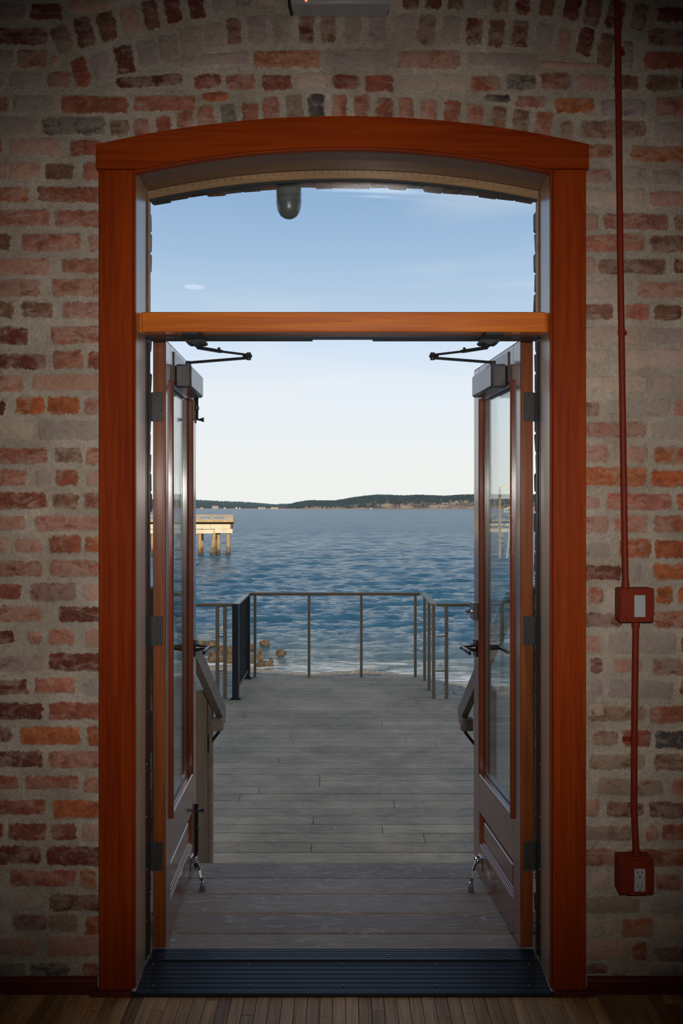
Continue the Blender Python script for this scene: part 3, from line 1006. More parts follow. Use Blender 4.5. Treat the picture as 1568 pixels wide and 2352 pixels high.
def make_door(name, side, hx, fx, label):
    """side -1 left leaf, +1 right leaf. local coords: t along the leaf (0 hinge .. LEAF free), d out of the face towards the middle, z"""
    Zh = 2.668
    dx = fx-hx
    dirv = Vector((dx, math.sqrt(LEAF*LEAF-dx*dx), 0)).normalized()
    nrm = Vector((-side*dirv.y, side*dirv.x, 0))      # points to the middle
    org = Vector((hx, Y(Zh), 0))

    def xf(p):
        return org+dirv*p[0]+nrm*p[1]+Vector((0, 0, p[2]))
    TH = .043
    dr = empty(name, org, label, 'door', kind='structure')
    zb, zt_ = .028, 2.063
    ts, te = .082, .524           # glass opening along the leaf
    g0, g1 = .433, 1.936
    p0, p1 = .152, .284           # bottom panel
    mb = MB(xf)
    mb.box(0.003, ts-.0003, -TH, 0, zb, zt_, .002)
    o = mb.build('hinge_stile', M['door_face'], dr)
    mb = MB(xf).box(0, .0028, -TH+.0005, -.0005, zb, zt_, .001)
    mb.build('hinge_edge', M['door_edge'], dr)
    mb = MB(xf).box(te+.0003, LEAF, -TH, 0, zb, zt_, .002)
    mb.build('lock_stile', M['door_face'], dr)
    mb = MB(xf).box(ts, te, -TH, 0, g1, zt_-.0003, .001)
    mb.build('top_rail', M['door_rail'], dr)
    mb = MB(xf).box(ts, te, -TH, 0, p1, g0, .001)
    mb.build('middle_rail', M['door_rail'], dr)
    mb = MB(xf).box(ts, te, -TH, 0, zb, p0, .001)
    mb.build('bottom_rail', M['door_rail'], dr)
    # recessed and raised bottom panel with two lines of moulding
    mb = MB(xf).box(ts, te, -TH+.012, -.017, p0, p1)
    mb.box(ts+.034, te-.034, -.017, -.009, p0+.030, p1-.030, .004)
    pn = mb.build('panel', M['door_rail'], dr)
    mb = MB(xf)
    for k, (i, dd) in enumerate(((0, -.003), (.006, -.008), (.012, -.012))):
        mb.box(ts+i, te-i, -.017, dd, p0+i, p0+i+.0055, .0015)
        mb.box(ts+i, te-i, -.017, dd, p1-i-.0055, p1-i, .0015)
        mb.box(ts+i, ts+i+.0055, -.017, dd, p0+i, p1-i, .0015)
        mb.box(te-i-.0055, te-i, -.017, dd, p0+i, p1-i, .0015)
    mb.build('panel_moulding', M['door_rail'], dr)
    # glass beads, proud of the face, and the double pane
    for nm, bx in (('glass_bead', (ts-.005, ts+.006, g0-.006, g1+.006)), ('glass_bead', (te-.006, te+.004, g0-.006, g1+.006)),
                   ('glass_bead', (ts+.0065, te-.0065, g0-.010, g0+.006)), ('glass_bead', (ts+.0065, te-.0065, g1-.006, g1+.008))):
        a, b_, c, d_ = bx
        top = .011 if (b_ < ts+.05) else .004
        mb = MB(xf).box(a, b_, -.018, top, c, d_, .004)
        mb.build(nm, M['bead'], dr)
    mb = MB(xf)
    for a, b_, c, d_ in ((ts-.002, ts+.010, g0-.002, g1), (te-.011, te+.002, g0-.002, g1), (ts, te, g0-.002, g0+.010), (ts, te, g1-.010, g1)):
        mb.box(a, b_, -.0325, -.0225, c, d_)
    mb.build('pane_spacer', M['spacer'], dr)
    mb = MB(xf).box(ts-.002, te+.002, -.022, -.0185, g0-.003, g1+.001)
    mb.build('pane', M['glass'], dr)
    mb = MB(xf).box(ts-.002, te+.002, -.0365, -.033, g0-.003, g1+.001)
    mb.build('pane', M['glass'], dr)
    mb = MB(xf).box(ts-.004, te+.004, -TH-.004, -.037, g0-.014, g0+.006, .002)
    mb.box(ts-.004, te+.004, -TH-.004, -.037, g1-.006, g1+.008, .002)
    mb.box(ts-.004, ts+.006, -TH-.004, -.037, g0, g1, .002)
    mb.box(te-.006, te+.004, -TH-.004, -.037, g0, g1, .002)
    mb.build('outer_bead', M['bead'], dr)
    # metal cap on top
    MB(xf).box(0.001, LEAF, -TH, 0.0005, zt_+.0002, zt_+.0015).build('top_cap', M['closer'], dr)
    # hinges: a leaf screwed to the hinge edge and the knuckle towards the jamb
    for zc in (1.839, 1.089, .334):
        mb = MB(xf)
        mb.box(-.0022, -.0002, -TH-.004, -.0095, zc-.049, zc+.049, .001)
        mb.box(-.0030, -.0002, -TH-.018, -TH-.004, zc-.049, zc+.049, .001)
        hg = mb.build('hinge', M['hinge'], dr)
        mb = MB(xf)
        mb.tube((-.001, -TH-.014, zc-.049), (-.001, -TH-.014, zc+.049), .0055, None, 10)
        kn = mb.build('knuckle', M['black'], hg)
        for dz, dd in ((.038, -.027), (.013, -.018), (-.013, -.018), (-.038, -.027)):
            MB(xf).tube((-.0032, dd, zc+dz), (-.0018, dd, zc+dz), .0022, .0038, 8).build('screw', M['black'], hg)
    # closer box on its plate near the top, folding arm to the shoe on the head
    cz0, cz1 = 1.924, 2.008
    mb = MB(xf)
    mb.box(.135, .405, .0052, .062, cz0, cz1, .007)
    cl = mb.build('door_closer', M['closer'], dr, True)
    mb = MB(xf).box(.128, .415, .0005, .005, 1.942, 2.050, .001)
    mb.build('closer_plate', M['closer'], cl)
    pin = Vector(xf((.175, .045, cz1)))
    mb = MB().tube(pin-Vector((0, 0, .002)), pin+Vector((0, 0, .016)), .010, None, 12)
    epx = 571 if side < 0 else 993
    elb = Vector((PX(epx, 2.79), Y(2.79), PZ(818, 2.79)))
    pin2 = pin+Vector((0, 0, .011))
    mb.beam(pin2, elb+Vector((0, 0, -.006)), .016, .007)
    mb.build('main_arm', M['black'], cl)
    spx = 454 if side < 0 else 1118
    shoe = Vector((PX(spx, 2.63), Y(2.635), 2.031))
    mid = elb.lerp(shoe, .55)
    mb = MB().beam(elb+Vector((0, 0, .004)), mid, .010, .006)
    mb.beam(mid, shoe, .014, .009)
    mb.tube(elb-Vector((0, 0, .013)), elb+Vector((0, 0, .012)), .0085, None, 12)
    mb.beam(elb+(elb-shoe).normalized()*.008, elb-(elb-shoe).normalized()*.02, .018, .010)
    mb.tube(elb.lerp(shoe, .60), elb.lerp(shoe, .60)+Vector((0, 0, .012)), .005, None, 8)
    mb.build('forearm', M['black'], cl)
    w2 = .034
    zs_ = 2.0527
    poly = [(shoe.x-w2*.75, Y(2.50)), (shoe.x+w2*.75, Y(2.50)), (shoe.x+w2, Y(2.535)), (shoe.x+w2, Y(2.59)), (shoe.x+w2*.8, Y(2.63)), (shoe.x-w2*.8, Y(2.63)), (shoe.x-w2, Y(2.59)), (shoe.x-w2, Y(2.535))]
    mb = MB().prism(poly, 'z', zs_-.007, zs_-.0002)
    poly = [(shoe.x-w2*.95, zs_-.0072), (shoe.x-w2*.95, zs_-.012), (shoe.x-w2*.7, zs_-.017), (shoe.x-w2*.35, zs_-.017), (shoe.x-w2*.2, zs_-.022), (shoe.x+w2*.2, zs_-.022),
            (shoe.x+w2*.35, zs_-.017), (shoe.x+w2*.7, zs_-.017), (shoe.x+w2*.95, zs_-.012), (shoe.x+w2*.95, zs_-.0072)]
    mb.prism(poly, 'y', Y(2.575), Y(2.64))
    mb.build('arm_shoe', M['black'], cl)
    mb = MB()
    for s2 in (-1, 1):
        mb.tube((shoe.x+s2*.022, Y(2.575), 2.0415), (shoe.x+s2*.022, Y(2.575)-.002, 2.0415), .0030, .0025, 8)
    mb.build('shoe_screws', M['chrome'], cl)['kind'] = 'stuff'
    # lever handle on a square rose
    lz = .932
    mb = MB(xf)
    mb.box(.548, .602, .0003, .007, lz-.034, lz+.034, .002)
    mb.tube((.575, .007, lz), (.575, .022, lz), .017, .014, 16)
    mb.tube((.575, .020, lz), (.575, .058, lz), .0125, .009, 14)
    mb.box(.455, .590, .050, .062, lz-.0075, lz+.0075, .0025)
    mb.tube((.575, .062, lz), (.575, .068, lz), .004, .003, 8)
    mb.build('lever_handle', M['bronze'], dr, True)
    mb = MB(xf)
    mb.box(.548, .602, -TH-.007, -TH-.0003, lz-.034, lz+.034, .002)
    mb.tube((.575, -TH-.005, lz), (.575, -TH-.058, lz), .0125, .009, 14)
    mb.box(.455, .590, -TH-.062, -TH-.050, lz-.0075, lz+.0075, .0025)
    mb.build('outer_lever', M['bronze'], dr, True)
    if side > 0:
        bz = 1.082
        mb = MB(xf)
        mb.box(.545, .606, .0003, .017, bz-.035, bz+.035, .002)
        db = mb.build('deadbolt', M['closer'], dr)
        mb = MB(xf)
        mb.tube((.572, .017, bz), (.572, .024, bz), .007, .006, 10)
        mb.tube((.572, .024, bz), (.572, .034, bz), .004, .012, 10)
        mb.tube((.572, .034, bz), (.572, .044, bz), .012, .005, 10)
        mb.build('thumb_turn', M['brass'], db)
    else:
        for za, zb2, kz in ((1.86, 2.05, 1.862), (.03, .29, .262)):
            mb = MB(xf)
            mb.box(.588, .602, .0003, .004, za-.012, zb2, .001)
            mb.tube((.595, .008, za), (.595, .008, zb2), .004, None, 8)
            bolt = mb.build('surface_bolt', M['bronze'], dr)
            mb = MB(xf)
            mb.tube((.595, .010, kz), (.595, .020, kz), .004, .005, 10)
            mb.tube((.595, .020, kz), (.595, .034, kz), .005, .0105, 12)
            mb.build('bolt_knob', M['black'], bolt)
            mb = MB(xf)
            for q in (za+.05, (za+zb2)/2+.03, zb2-.03):
                mb.box(.585, .605, .0004, .014, q-.009, q+.009, .003)
            mb.build('bolt_guide', M['black'], bolt)
    # kick-down holder, foot resting on the landing
    mb = MB(xf)
    kt = .502
    mb.box(kt-.022, kt+.022, .0003, .004, .062, .118, .001)
    mb.box(kt-.016, kt-.008, .003, .024, .092, .112, .002)
    mb.box(kt+.008, kt+.016, .003, .024, .092, .112, .002)
    mb.tube((kt-.018, .016, .103), (kt+.018, .016, .103), .004, None, 10)
    kh = mb.build('kick_holder', M['chrome'], dr)
    mb = MB(xf)
    pts = [(kt, .014, .104), (kt-.004, .024, .088), (kt-.012, .036, .064), (kt-.024, .044, .040), (kt-.028, .047, .022)]
    for a, b_ in zip(pts[:-1], pts[1:]):
        mb.beam(a, b_, .016, .008, (0, 1, .3))
    mb.tube((kt-.028, .047, .026), (kt-.028, .047, .012), .0095, .0095, 14)
    mb.build('kick_arm', M['chrome'], kh)
    mb = MB(xf).tube((kt-.028, .047, .013), (kt-.028, .047, -.0098), .0085, .0125, 14)
    mb.build('rubber_foot', M['closer'], kh)
    mb = MB(xf)
    for q in (.068, .112):
        mb.tube((kt, .004, q), (kt, .0065, q), .004, .003, 8)
    mb.build('holder_screws', M['chrome'], kh)['kind'] = 'stuff'
    return dr


make_door('door_1', -1, -.590, -.600, 'left glazed wooden door leaf standing open outward, with surface bolts')
make_door('door_2', 1, .5985, .5425, 'right glazed wooden door leaf standing open outward, with a thumb-turn deadbolt')

# ------------------------------------------------------------------ wall fittings
zc0 = 2.44
xr = lambda px, Z=2.452: PX(px, Z)
cd = empty('conduit', (xr(1425), Y(2.452), 3.0), 'long red painted conduit pipe running down the brick wall to the switch', 'pipe')
pts = [(xr(1418), Y(2.452), PZ(-700, 2.452)), (xr(1418), Y(2.452), PZ(0, 2.452)), (xr(1421), Y(2.452), PZ(300, 2.452)), (xr(1424.5), Y(2.452), PZ(600, 2.452)),
       (xr(1429), Y(2.452), PZ(900, 2.452)), (xr(1433), Y(2.450), PZ(1200, 2.45)), (xr(1435), Y(2.447), PZ(1352, 2.447))]
MB().path(pts, .0093, 14).build('pipe', M['red'], cd, True)
for px, py in ((1424, 117), (1429, 763)):
    z = PZ(py, 2.452)
    mb = MB().tube((xr(px-1.5), Y(2.452), z-.007), (xr(px-1.5), Y(2.452), z+.007), .0112, None, 14)
    mb.box(xr(px), xr(px+14), -.006, -.0008, z-.007, z+.007, .001)
    mb.tube((xr(px+10), -.006, z), (xr(px+10), -.009, z), .003, .002, 8)
    mb.build('clamp', M['red'], cd)
z = PZ(1343, 2.447)
MB().tube((xr(1435), Y(2.447), z-.008), (xr(1435), Y(2.447), z+.010), .0118, .0112, 14).build('connector', M['red'], cd)

cd2 = empty('conduit', (xr(1457), Y(2.45), 1.0), 'shorter red painted conduit pipe between the switch box and the outlet box', 'pipe')
pts = [(xr(1458.5), Y(2.447), PZ(1429, 2.447)), (xr(1458.5), Y(2.449), PZ(1480, 2.45)), (xr(1457.5), Y(2.452), PZ(1600, 2.452)), (xr(1456), Y(2.452), PZ(1760, 2.452)),
       (xr(1456), Y(2.452), PZ(1860, 2.452)), (xr(1457.5), Y(2.45), PZ(1905, 2.45)), (xr(1459.5), Y(2.446), PZ(1968, 2.446))]
MB().path(pts, .0095, 14).build('pipe', M['red'], cd2, True)
z = PZ(1700, 2.452)
mb = MB().tube((xr(1456), Y(2.452), z-.008), (xr(1456), Y(2.452), z+.008), .0114, None, 14)
mb.box(xr(1433), xr(1456), -.006, -.0008, z-.007, z+.007, .001)
mb.tube((xr(1438), -.006, z), (xr(1438), -.009, z), .003, .002, 8)
mb.build('clamp', M['red'], cd2)
MB().tube((xr(1458.5), Y(2.447), PZ(1441, 2.447)), (xr(1458.5), Y(2.447), PZ(1430.5, 2.447)), .0118, None, 14).build('connector', M['red'], cd2)
MB().tube((xr(1459.5), Y(2.446), PZ(1964, 2.446)), (xr(1459.5), Y(2.446), PZ(1954, 2.446)), .0125, None, 14).build('connector', M['red'], cd2)


def elec_box(name, x0, x1, y0, y1, depth, label, kind_):
    Zf = ZW-depth
    a, b_ = PX(x0, Zf), PX(x1, Zf)
    zt_, zb_ = PZ(y0, Zf), PZ(y1, Zf)
    yf = Y(Zf)
    e = empty(name, ((a+b_)/2, 0, zb_), label, 'electrical box')
    MB().box(a, b_, yf+.0065, -.0006, zb_, zt_, .004).build('box_body', M['red'], e)
    # cover with scooped corners
    c = .020
    def sc_poly(i):
        A, B, C, D = a+i, b_-i, zb_+i, zt_-i
        pts = []
        for (cx, cz, st) in ((A, C, 0), (B, C, 1), (B, D, 2), (A, D, 3)):
            arcp = []
            for k in range(6):
                th = math.radians([0, 90, 180, 270][st]+90-90*k/5)
                arcp.append((cx+c*math.cos(th), cz+c*math.sin(th)))
            pts += arcp
        return pts
    MB().box(a, b_, yf+.002, yf+.0065, zb_, zt_, .003).build('cover_plate', M['red'], e)
    MB().prism(sc_poly(.002), 'y', yf-.0035, yf+.002).build('raised_cover', M['red'], e)
    for x, z in ((a+.009, zb_+.009), (b_-.009, zb_+.009), (b_-.009, zt_-.009), (a+.009, zt_-.009)):
        MB().tube((x, yf+.002, z), (x, yf-.0005, z), .0036, .003, 10).build('screw', M['red'], e)
    for z in (zb_+.009, zt_-.009):
        MB().tube(((a+b_)/2+.002, yf-.0035, z), ((a+b_)/2+.002, yf-.0045, z), .0025, .002, 8).build('screw', M['red'], e)
    return e, yf


e, yf = elec_box('switch_box', 1424, 1502.5, 1351.5, 1430, .052, 'red painted square box with a white rocker switch', 0)
Zf = yf+ZW
MB().box(PX(1455, Zf), PX(1480.5, Zf), yf-.0052, yf-.0036, PZ(1417, Zf), PZ(1366.5, Zf), .0007).build('switch_frame', M['white'], e)
MB().prism([(yf-.0052, PZ(1415.5, Zf)), (yf-.0090, PZ(1415, Zf)), (yf-.0058, PZ(1391, Zf)), (yf-.0072, PZ(1368, Zf)), (yf-.0052, PZ(1368, Zf))],
           'x', PX(1457, Zf), PX(1479, Zf)).build('rocker_switch', M['white'], e)
e, yf = elec_box('outlet_box', 1424, 1502.5, 1973, 2056, .056, 'red painted square box with a white double power outlet', 1)
Zf = yf+ZW
MB().box(PX(1455, Zf), PX(1480, Zf), yf-.0062, yf-.0036, PZ(2046, Zf), PZ(1994, Zf), .0008).build('outlet_plate', M['white'], e)
for dy in (0, 30):
    mb = MB()
    mb.box(PX(1461.6, Zf), PX(1463.2, Zf), yf-.0066, yf-.0060, PZ(2006+dy, Zf), PZ(1999.2+dy, Zf))
    mb.box(PX(1471.2, Zf), PX(1472.8, Zf), yf-.0066, yf-.0060, PZ(2005+dy, Zf), PZ(2000+dy, Zf))
    x, z = PX(1467.2, Zf), PZ(2011.5+dy, Zf)
    mb.tube((x, yf-.0060, z), (x, yf-.0066, z), .0026, None, 10)
    mb.build('socket_slots', M['slot'], e)

Zf = 2.40
e = empty('wall_fixture', (PX(781, Zf), 0, PZ(7, Zf)), 'grey plastic wall fixture above the arch, only its lower rim and red light in view', 'light fixture')
MB().box(PX(667, Zf), PX(895, Zf), Y(Zf), -.0006, PZ(7, Zf), PZ(7, Zf)+.19, .006).build('fixture_body', M['grey_plastic'], e, True)
MB().box(PX(663, Zf), PX(668, Zf), Y(Zf)+.006, -.0006, PZ(6, Zf), PZ(6, Zf)+.18, .002).build('end_cap', M['black'], e)
MB().tube((PX(702.5, Zf), Y(Zf)+.002, PZ(1, Zf)), (PX(702.5, Zf), Y(Zf)-.002, PZ(1, Zf)), .0035, .003, 10).build('indicator_light', M['led'], e)

m, t, b, o = newmat('lamp_glow')
b.inputs['Base Color'].default_value = (.8, .8, .8, 1)
b.inputs['Emission Color'].default_value = (1, .93, .84, 1)
b.inputs['Emission Strength'].default_value = 2.4
M['glow'] = m
e = empty('ceiling_light', (-1.79, -6.84, WALL_TOP), 'small round white ceiling light, seen only mirrored in the transom glass', 'ceiling light')
MB().lathe([(.15, WALL_TOP-.0005), (.15, WALL_TOP-.02), (.13, WALL_TOP-.025), (.12, WALL_TOP-.014)], (-1.79, -6.84), 24).build('trim_ring', M['grey_plastic'], e, True)
MB().lathe([(.118, WALL_TOP-.015), (.118, WALL_TOP-.020)], (-1.79, -6.84), 24).build('diffuser', M['glow'], e)

# outdoor cylinder light hanging under the brick arch
ZL = 2.86
r_ = 28.5*ZL/F
xl, zbot = PX(663, ZL), PZ(502, ZL)
ztop = f_out(xl)-.004
prof = [(.004, zbot), (r_*.35, zbot+.002), (r_*.68, zbot+.011), (r_*.90, zbot+.028), (r_, zbot+.052), (r_, ztop-.018), (r_*.72, ztop-.018), (r_*.72, ztop-.012)]
e = empty('outdoor_light', (xl, Y(ZL), zbot), 'grey cylindrical outdoor light hanging outside the transom window', 'lamp')
MB().lathe(prof, (xl, Y(ZL)), 28).build('lamp_body', M['lampgrey'], e, True)
MB().lathe([(r_*.66, ztop-.012), (r_*.66, ztop+.003)], (xl, Y(ZL)), 24).build('ceiling_mount', M['lampgrey'], e, True)

# ------------------------------------------------------------------ landing, stairs, lower deck
HL = 1.51
land = empty('landing', (0, .5, -.01), 'weathered plank landing just outside the threshold', 'landing', kind='structure')
edges = [2.686, 2.828, 2.970, 3.117, 3.253, 3.393]
for a, b_ in zip(edges[:-1], edges[1:]):
    w0, w1 = (.7 if a < 2.94 else 1.25), 0
    MB().box(-w0, w0, Y(a)+.0025, Y(b_)-.0025, -.048, -.010-R.uniform(0, .001), .0025).build('plank', M['landing'], land)
mb = MB().box(-1.2, 1.2, Y(2.97), Y(3.38), -.60, -.049)
mb.build('landing_frame', M['post_wood'], land)
HD = -.65
st = empty('stairs', (0, 1.2, HD), 'wooden stairs going down from the landing to the deck', 'stairs', kind='structure')
for k in range(3):
    z = -.01-.16*(k+1)
    y = Y(3.40)+.28*k
    MB().box(-.70, .70, y, y+.135, z-.035, z, .003).build('tread', M['landing'], st)
    MB().box(-.70, .70, y+.14, y+.275, z-.035, z, .003).build('tread', M['landing'], st)
for sx in (-.74, .70):
    MB().prism([(Y(3.385), -.06), (Y(3.385), -.40), (Y(4.20), HD+.002), (Y(4.45), HD+.002), (Y(4.45), HD+.10)], 'x', sx, sx+.04).build('stringer', M['post_wood'], st)

deck = empty('deck', (0, 5, HD), 'large weathered grey plank deck below the doorway', 'deck', kind='structure')
PD = .1455
ZF0, ZF1 = 8.985, 10.215           # main deck edge, bump-out edge
k = 0
Zp = ZF1
XL1, XR1 = -1.245, 1.06
rows = []
while Zp > 3.45:
    rows.append((Zp-PD, Zp))
    Zp -= PD
FIX = {1792: 734, 1822: 594, 1890: 719, 1954: 715, 1745: 640, 1712: 1000, 1640: 560, 1856: 905}
for (a, b_) in rows:
    ym = VY+2.15*F/((a+b_)/2)
    if (a+b_)/2 > ZF0:
        x0, x1 = XL1, XR1
    else:
        x0, x1 = -4.2, 4.2
    cuts = [x0]
    fx = [q for p, q in FIX.items() if abs(p-ym) < 9]
    x = x0+R.uniform(.8, 3.2)
    if fx:
        cuts.append(PX(fx[0], (a+b_)/2))
        x = cuts[-1]+R.uniform(2.2, 3.4)
    while x < x1-.4:
        cuts.append(x)
        x += R.uniform(2.4, 4.2)
    cuts.append(x1)
    for c0, c1 in zip(cuts[:-1], cuts[1:]):
        MB().box(c0+.0015, c1-.0015, a+.0032-ZW, b_-.0032-ZW, HD-.035, HD-R.uniform(0, .0018), .0028).build('plank', M['deck'], deck, fix=False)
MB().box(XL1+.02, XR1-.02, Y(ZF0), Y(ZF1)-.03, HD-.22, HD-.036).build('deck_frame', M['post_wood'], deck)
MB().box(-4.18, 4.18, Y(3.5), Y(ZF0)-.02, HD-.22, HD-.036).build('deck_frame', M['post_wood'], deck)
mb = MB()
for x in (-3.9, -1.1, .95, 3.9):
    for y in (Y(ZF0)-.25, 3.0):
        mb.box(x-.08, x+.08, y-.08, y+.08, -3.2, HD-.221)
mb.build('deck_footing', M['post_wood'], deck)

# ------------------------------------------------------------------ railings
ZR = 10.15


def rail_run(e, p0, p1, posts, top, wcap=.04, cables=True, pw=.034):
    p0, p1 = Vector(p0), Vector(p1)
    mb = MB().beam(p0+Vector((0, 0, top-.010)), p1+Vector((0, 0, top-.010)), wcap, .020)
    mb.build('rail_cap', M['rail_cap'] if wcap > .05 else M['rail_brown'], e)
    mb = MB().beam(p0+Vector((0, 0, top-.0295)), p1+Vector((0, 0, top-.0295)), .03, .018)
    mb.build('top_rail', M['rail_brown'], e)
    for q in posts:
        q = Vector(q)
        MB().box(q.x-pw/2, q.x+pw/2, q.y-pw/2, q.y+pw/2, q.z, q.z+top-.039, .002).build('post', M['rail_brown'], e)
    if cables:
        for i in range(1, 11):
            z = .092*i
            MB().tube(p0+Vector((0, 0, z)), p1+Vector((0, 0, z)), .0016, None, 5, False).build('cable', M['cable'], e)


TOP = 1.075
fr_ = empty('cable_railing', (0, Y(ZR), HD), 'brown cable railing across the far end of the deck', 'railing', 'brown cable railings round the deck')
xs_ = [PX(585.5, ZR), PX(709.5, ZR), PX(829.5, ZR), PX(953.5, ZR)]
rail_run(fr_, (PX(566, ZR), Y(ZR), HD), (.990, Y(ZR), HD), [(x, Y(ZR), HD) for x in xs_], TOP, .05)
rr = empty('cable_railing', (1.03, 7, HD), 'brown cable railing running back along the right side of the deck end', 'railing', 'brown cable railings round the deck')
rail_run(rr, (1.035, Y(ZR), HD), (1.035, Y(8.96), HD), [(1.03, Y(9.93), HD), (1.03, Y(9.42), HD), (1.035, Y(9.0), HD)], TOP, .075)
for z in (.35, .72):
    MB().beam((xs_[3]+.022, Y(ZR)-.03, HD+z), (1.03, Y(9.93), HD+z), .010, .012).build('brace', M['rail_brown'], rr)
rb = empty('cable_railing', (2.2, Y(9.0), HD), 'brown cable railing going off to the right behind the right door', 'railing', 'brown cable railings round the deck')
xr_ = PX(1025, 9.0)
rail_run(rb, (1.080, Y(9.0), HD), (4.15, Y(9.0), HD), [(xr_, Y(9.0), HD), (2.3, Y(9.0), HD), (3.4, Y(9.0), HD), (4.1, Y(9.0), HD)], TOP, .05, True, .038)
for z in (.31, .70):
    MB().beam((1.058, Y(9.0), HD+z), (xr_, Y(9.0), HD+z), .010, .012).build('brace', M['rail_brown'], rb)
rl = empty('cable_railing', (-2.2, Y(9.0), HD), 'brown cable railing going off to the left behind the left door', 'railing', 'brown cable railings round the deck')
xa, xb = PX(499, 9.0), PX(516.5, 9.0)
rail_run(rl, (-4.15, Y(9.0), HD), (-1.235, Y(9.0), HD), [(xa, Y(9.0), HD), (xb, Y(9.0), HD), (PX(411, 9.0), Y(9.0), HD), (-2.9, Y(9.0), HD), (-4.1, Y(9.0), HD)], TOP, .05, True, .038)
for z in (.31, .70):
    MB().beam((xa, Y(9.0), HD+z), (xb, Y(9.0), HD+z), .010, .012).build('brace', M['rail_brown'], rl)

gt = empty('baluster_railing', (-1.2, 7, HD), 'black metal baluster railing on the left side of the deck end', 'railing')
xg = -1.198
for zz_, sz in ((8.985, .072), (10.08, .072)):
    MB().box(xg-sz/2, xg+sz/2, Y(zz_)-sz/2, Y(zz_)+sz/2, HD+.004, HD+TOP, .004).build('post', M['rail_black'], gt)
    mb = MB().box(xg-.068, xg+.068, Y(zz_)-.068, Y(zz_)+.068, HD+.0005, HD+.012, .003)
    mb.box(xg-.052, xg+.052, Y(zz_)-.052, Y(zz_)+.052, HD+.012, HD+.026, .004)
    mb.build('post_base', M['rail_black'], gt)
MB().box(xg-.034, xg+.034, Y(9.022), Y(10.043), HD+TOP-.034, HD+TOP-.004, .006).build('top_rail', M['rail_black'], gt)
MB().box(xg-.02, xg+.02, Y(9.022), Y(10.043), HD+.085, HD+.115, .003).build('bottom_rail', M['rail_black'], gt)
n_ = 10
for i in range(n_):
    y = Y(9.022)+(1.021)*(i+.5)/n_
    MB().box(xg-.009, xg+.009, y-.009, y+.009, HD+.115, HD+TOP-.034).build('baluster', M['rail_black'], gt)

# stair handrails on their posts
for sx, nm in ((-1, 'left'), (1, 'right')):
    e = empty('handrail', (sx*.72, Y(4.7), HD), 'sloping brown wooden handrail beside the %s door, on a square post' % nm, 'handrail', 'stair handrails')
    p0 = Vector((sx*.728, Y(3.42), 1.10))
    p1 = Vector((sx*.728, Y(4.86), .235))
    MB().beam(p0, p1, .038, .088).build('rail', M['handrail'], e)
    px0 = sx*.80
    if sx < 0:
        MB().box(-.905, -.79, Y(4.66), Y(4.78), HD+.0005, .435, .004).build('post', M['post_wood'], e)
        MB().box(-.79+.0005, -.765, Y(4.69), Y(4.75), HD+.0005, .42, .002).build('post_trim', M['handrail'], e)
    else:
        MB().box(.79, .905, Y(4.66), Y(4.78), HD+.0005, .435, .004).build('post', M['post_wood'], e)
    MB().box(min(sx*.77, sx*.70), max(sx*.77, sx*.70), Y(4.67), Y(4.73), .19, .262, .003).build('rail_block', M['handrail'], e)
    mb = MB().path([(sx*.79, Y(4.70), .10), (sx*.775, Y(4.70), .115), (sx*.735, Y(4.72), .165), (sx*.718, Y(4.73), .20)], .009, 8)
    mb.box(min(sx*.79, sx*.782), max(sx*.79, sx*.782), Y(4.68), Y(4.72), .06, .17, .002)
    mb.build('rail_bracket', M['bronze'], e)
    MB().box(min(sx*.86, sx*.80), max(sx*.86, sx*.80), Y(3.40), Y(3.49), -.5, 1.16, .004).build('post', M['post_wood'], e)

# ------------------------------------------------------------------ beach, sea
WZ = -3.0


def shoreZ(x):
    return 21.6-.42*x+.5*math.sin(x*.55+.6)+.25*math.sin(x*1.7)


def grid_obj(name, xs, ys, zf, mat, attrs=None):
    nx, ny = len(xs[0]), len(ys)
    return None


ny, nx = 120, 160
verts, faces = [], []
ysb = np.linspace(.5, 32, ny)
xsb = np.linspace(-26, 26, nx)
for j, y in enumerate(ysb):
    for i, x in enumerate(xsb):
        d = (shoreZ(max(-8, min(8, x)))-ZW)-y
        z = WZ+.137*d if d > 0 else WZ+.11*d
        z = min(z, -1.15)
        z += .05*mnoise.noise(Vector((x*.7, y*.7, 0)))+.025*mnoise.noise(Vector((x*3.1, y*3.1, 4)))
        verts.append((x, y, z))
for j in range(ny-1):
    for i in range(nx-1):
        a = j*nx+i
        faces.append((a, a+1, a+nx+1, a+nx))
me = bpy.data.meshes.new('beach')
me.from_pydata(verts, [], faces)
beach = link('beach', me, M['beach'], None, True)
tag(beach, 'tan pebble beach between the deck and the water', 'beach', kind='structure')

# loose pebbles near the deck
ico_v = [(-.53, 0, .85), (.53, 0, .85), (-.53, 0, -.85), (.53, 0, -.85), (0, .85, .53), (0, .85, -.53), (0, -.85, .53), (0, -.85, -.53), (.85, .53, 0), (-.85, .53, 0), (.85, -.53, 0), (-.85, -.53, 0)]
ico_f = [(0, 4, 1), (0, 9, 4), (9, 5, 4), (4, 5, 8), (4, 8, 1), (8, 10, 1), (8, 3, 10), (5, 3, 8), (5, 2, 3), (2, 7, 3), (7, 10, 3), (7, 6, 10), (7, 11, 6), (11, 0, 6), (0, 1, 6), (6, 1, 10), (9, 0, 11), (9, 11, 2), (9, 2, 5), (7, 2, 11)]
pv, pf = [], []
for i in range(3000):
    y = R.uniform(9, 19.5)
    x = R.uniform(-7, 6)
    d = (shoreZ(x)-ZW)-y
    if d < .2: continue
    z = min(WZ+.137*d, -1.15)+.05*mnoise.noise(Vector((x*.7, y*.7, 0)))
    s_ = R.uniform(.012, .045)
    k = len(pv)
    pv += [(x+p[0]*s_*1.3, y+p[1]*s_, z+p[2]*s_*.6) for p in ico_v]
    pf += [[q+k for q in f] for f in ico_f]
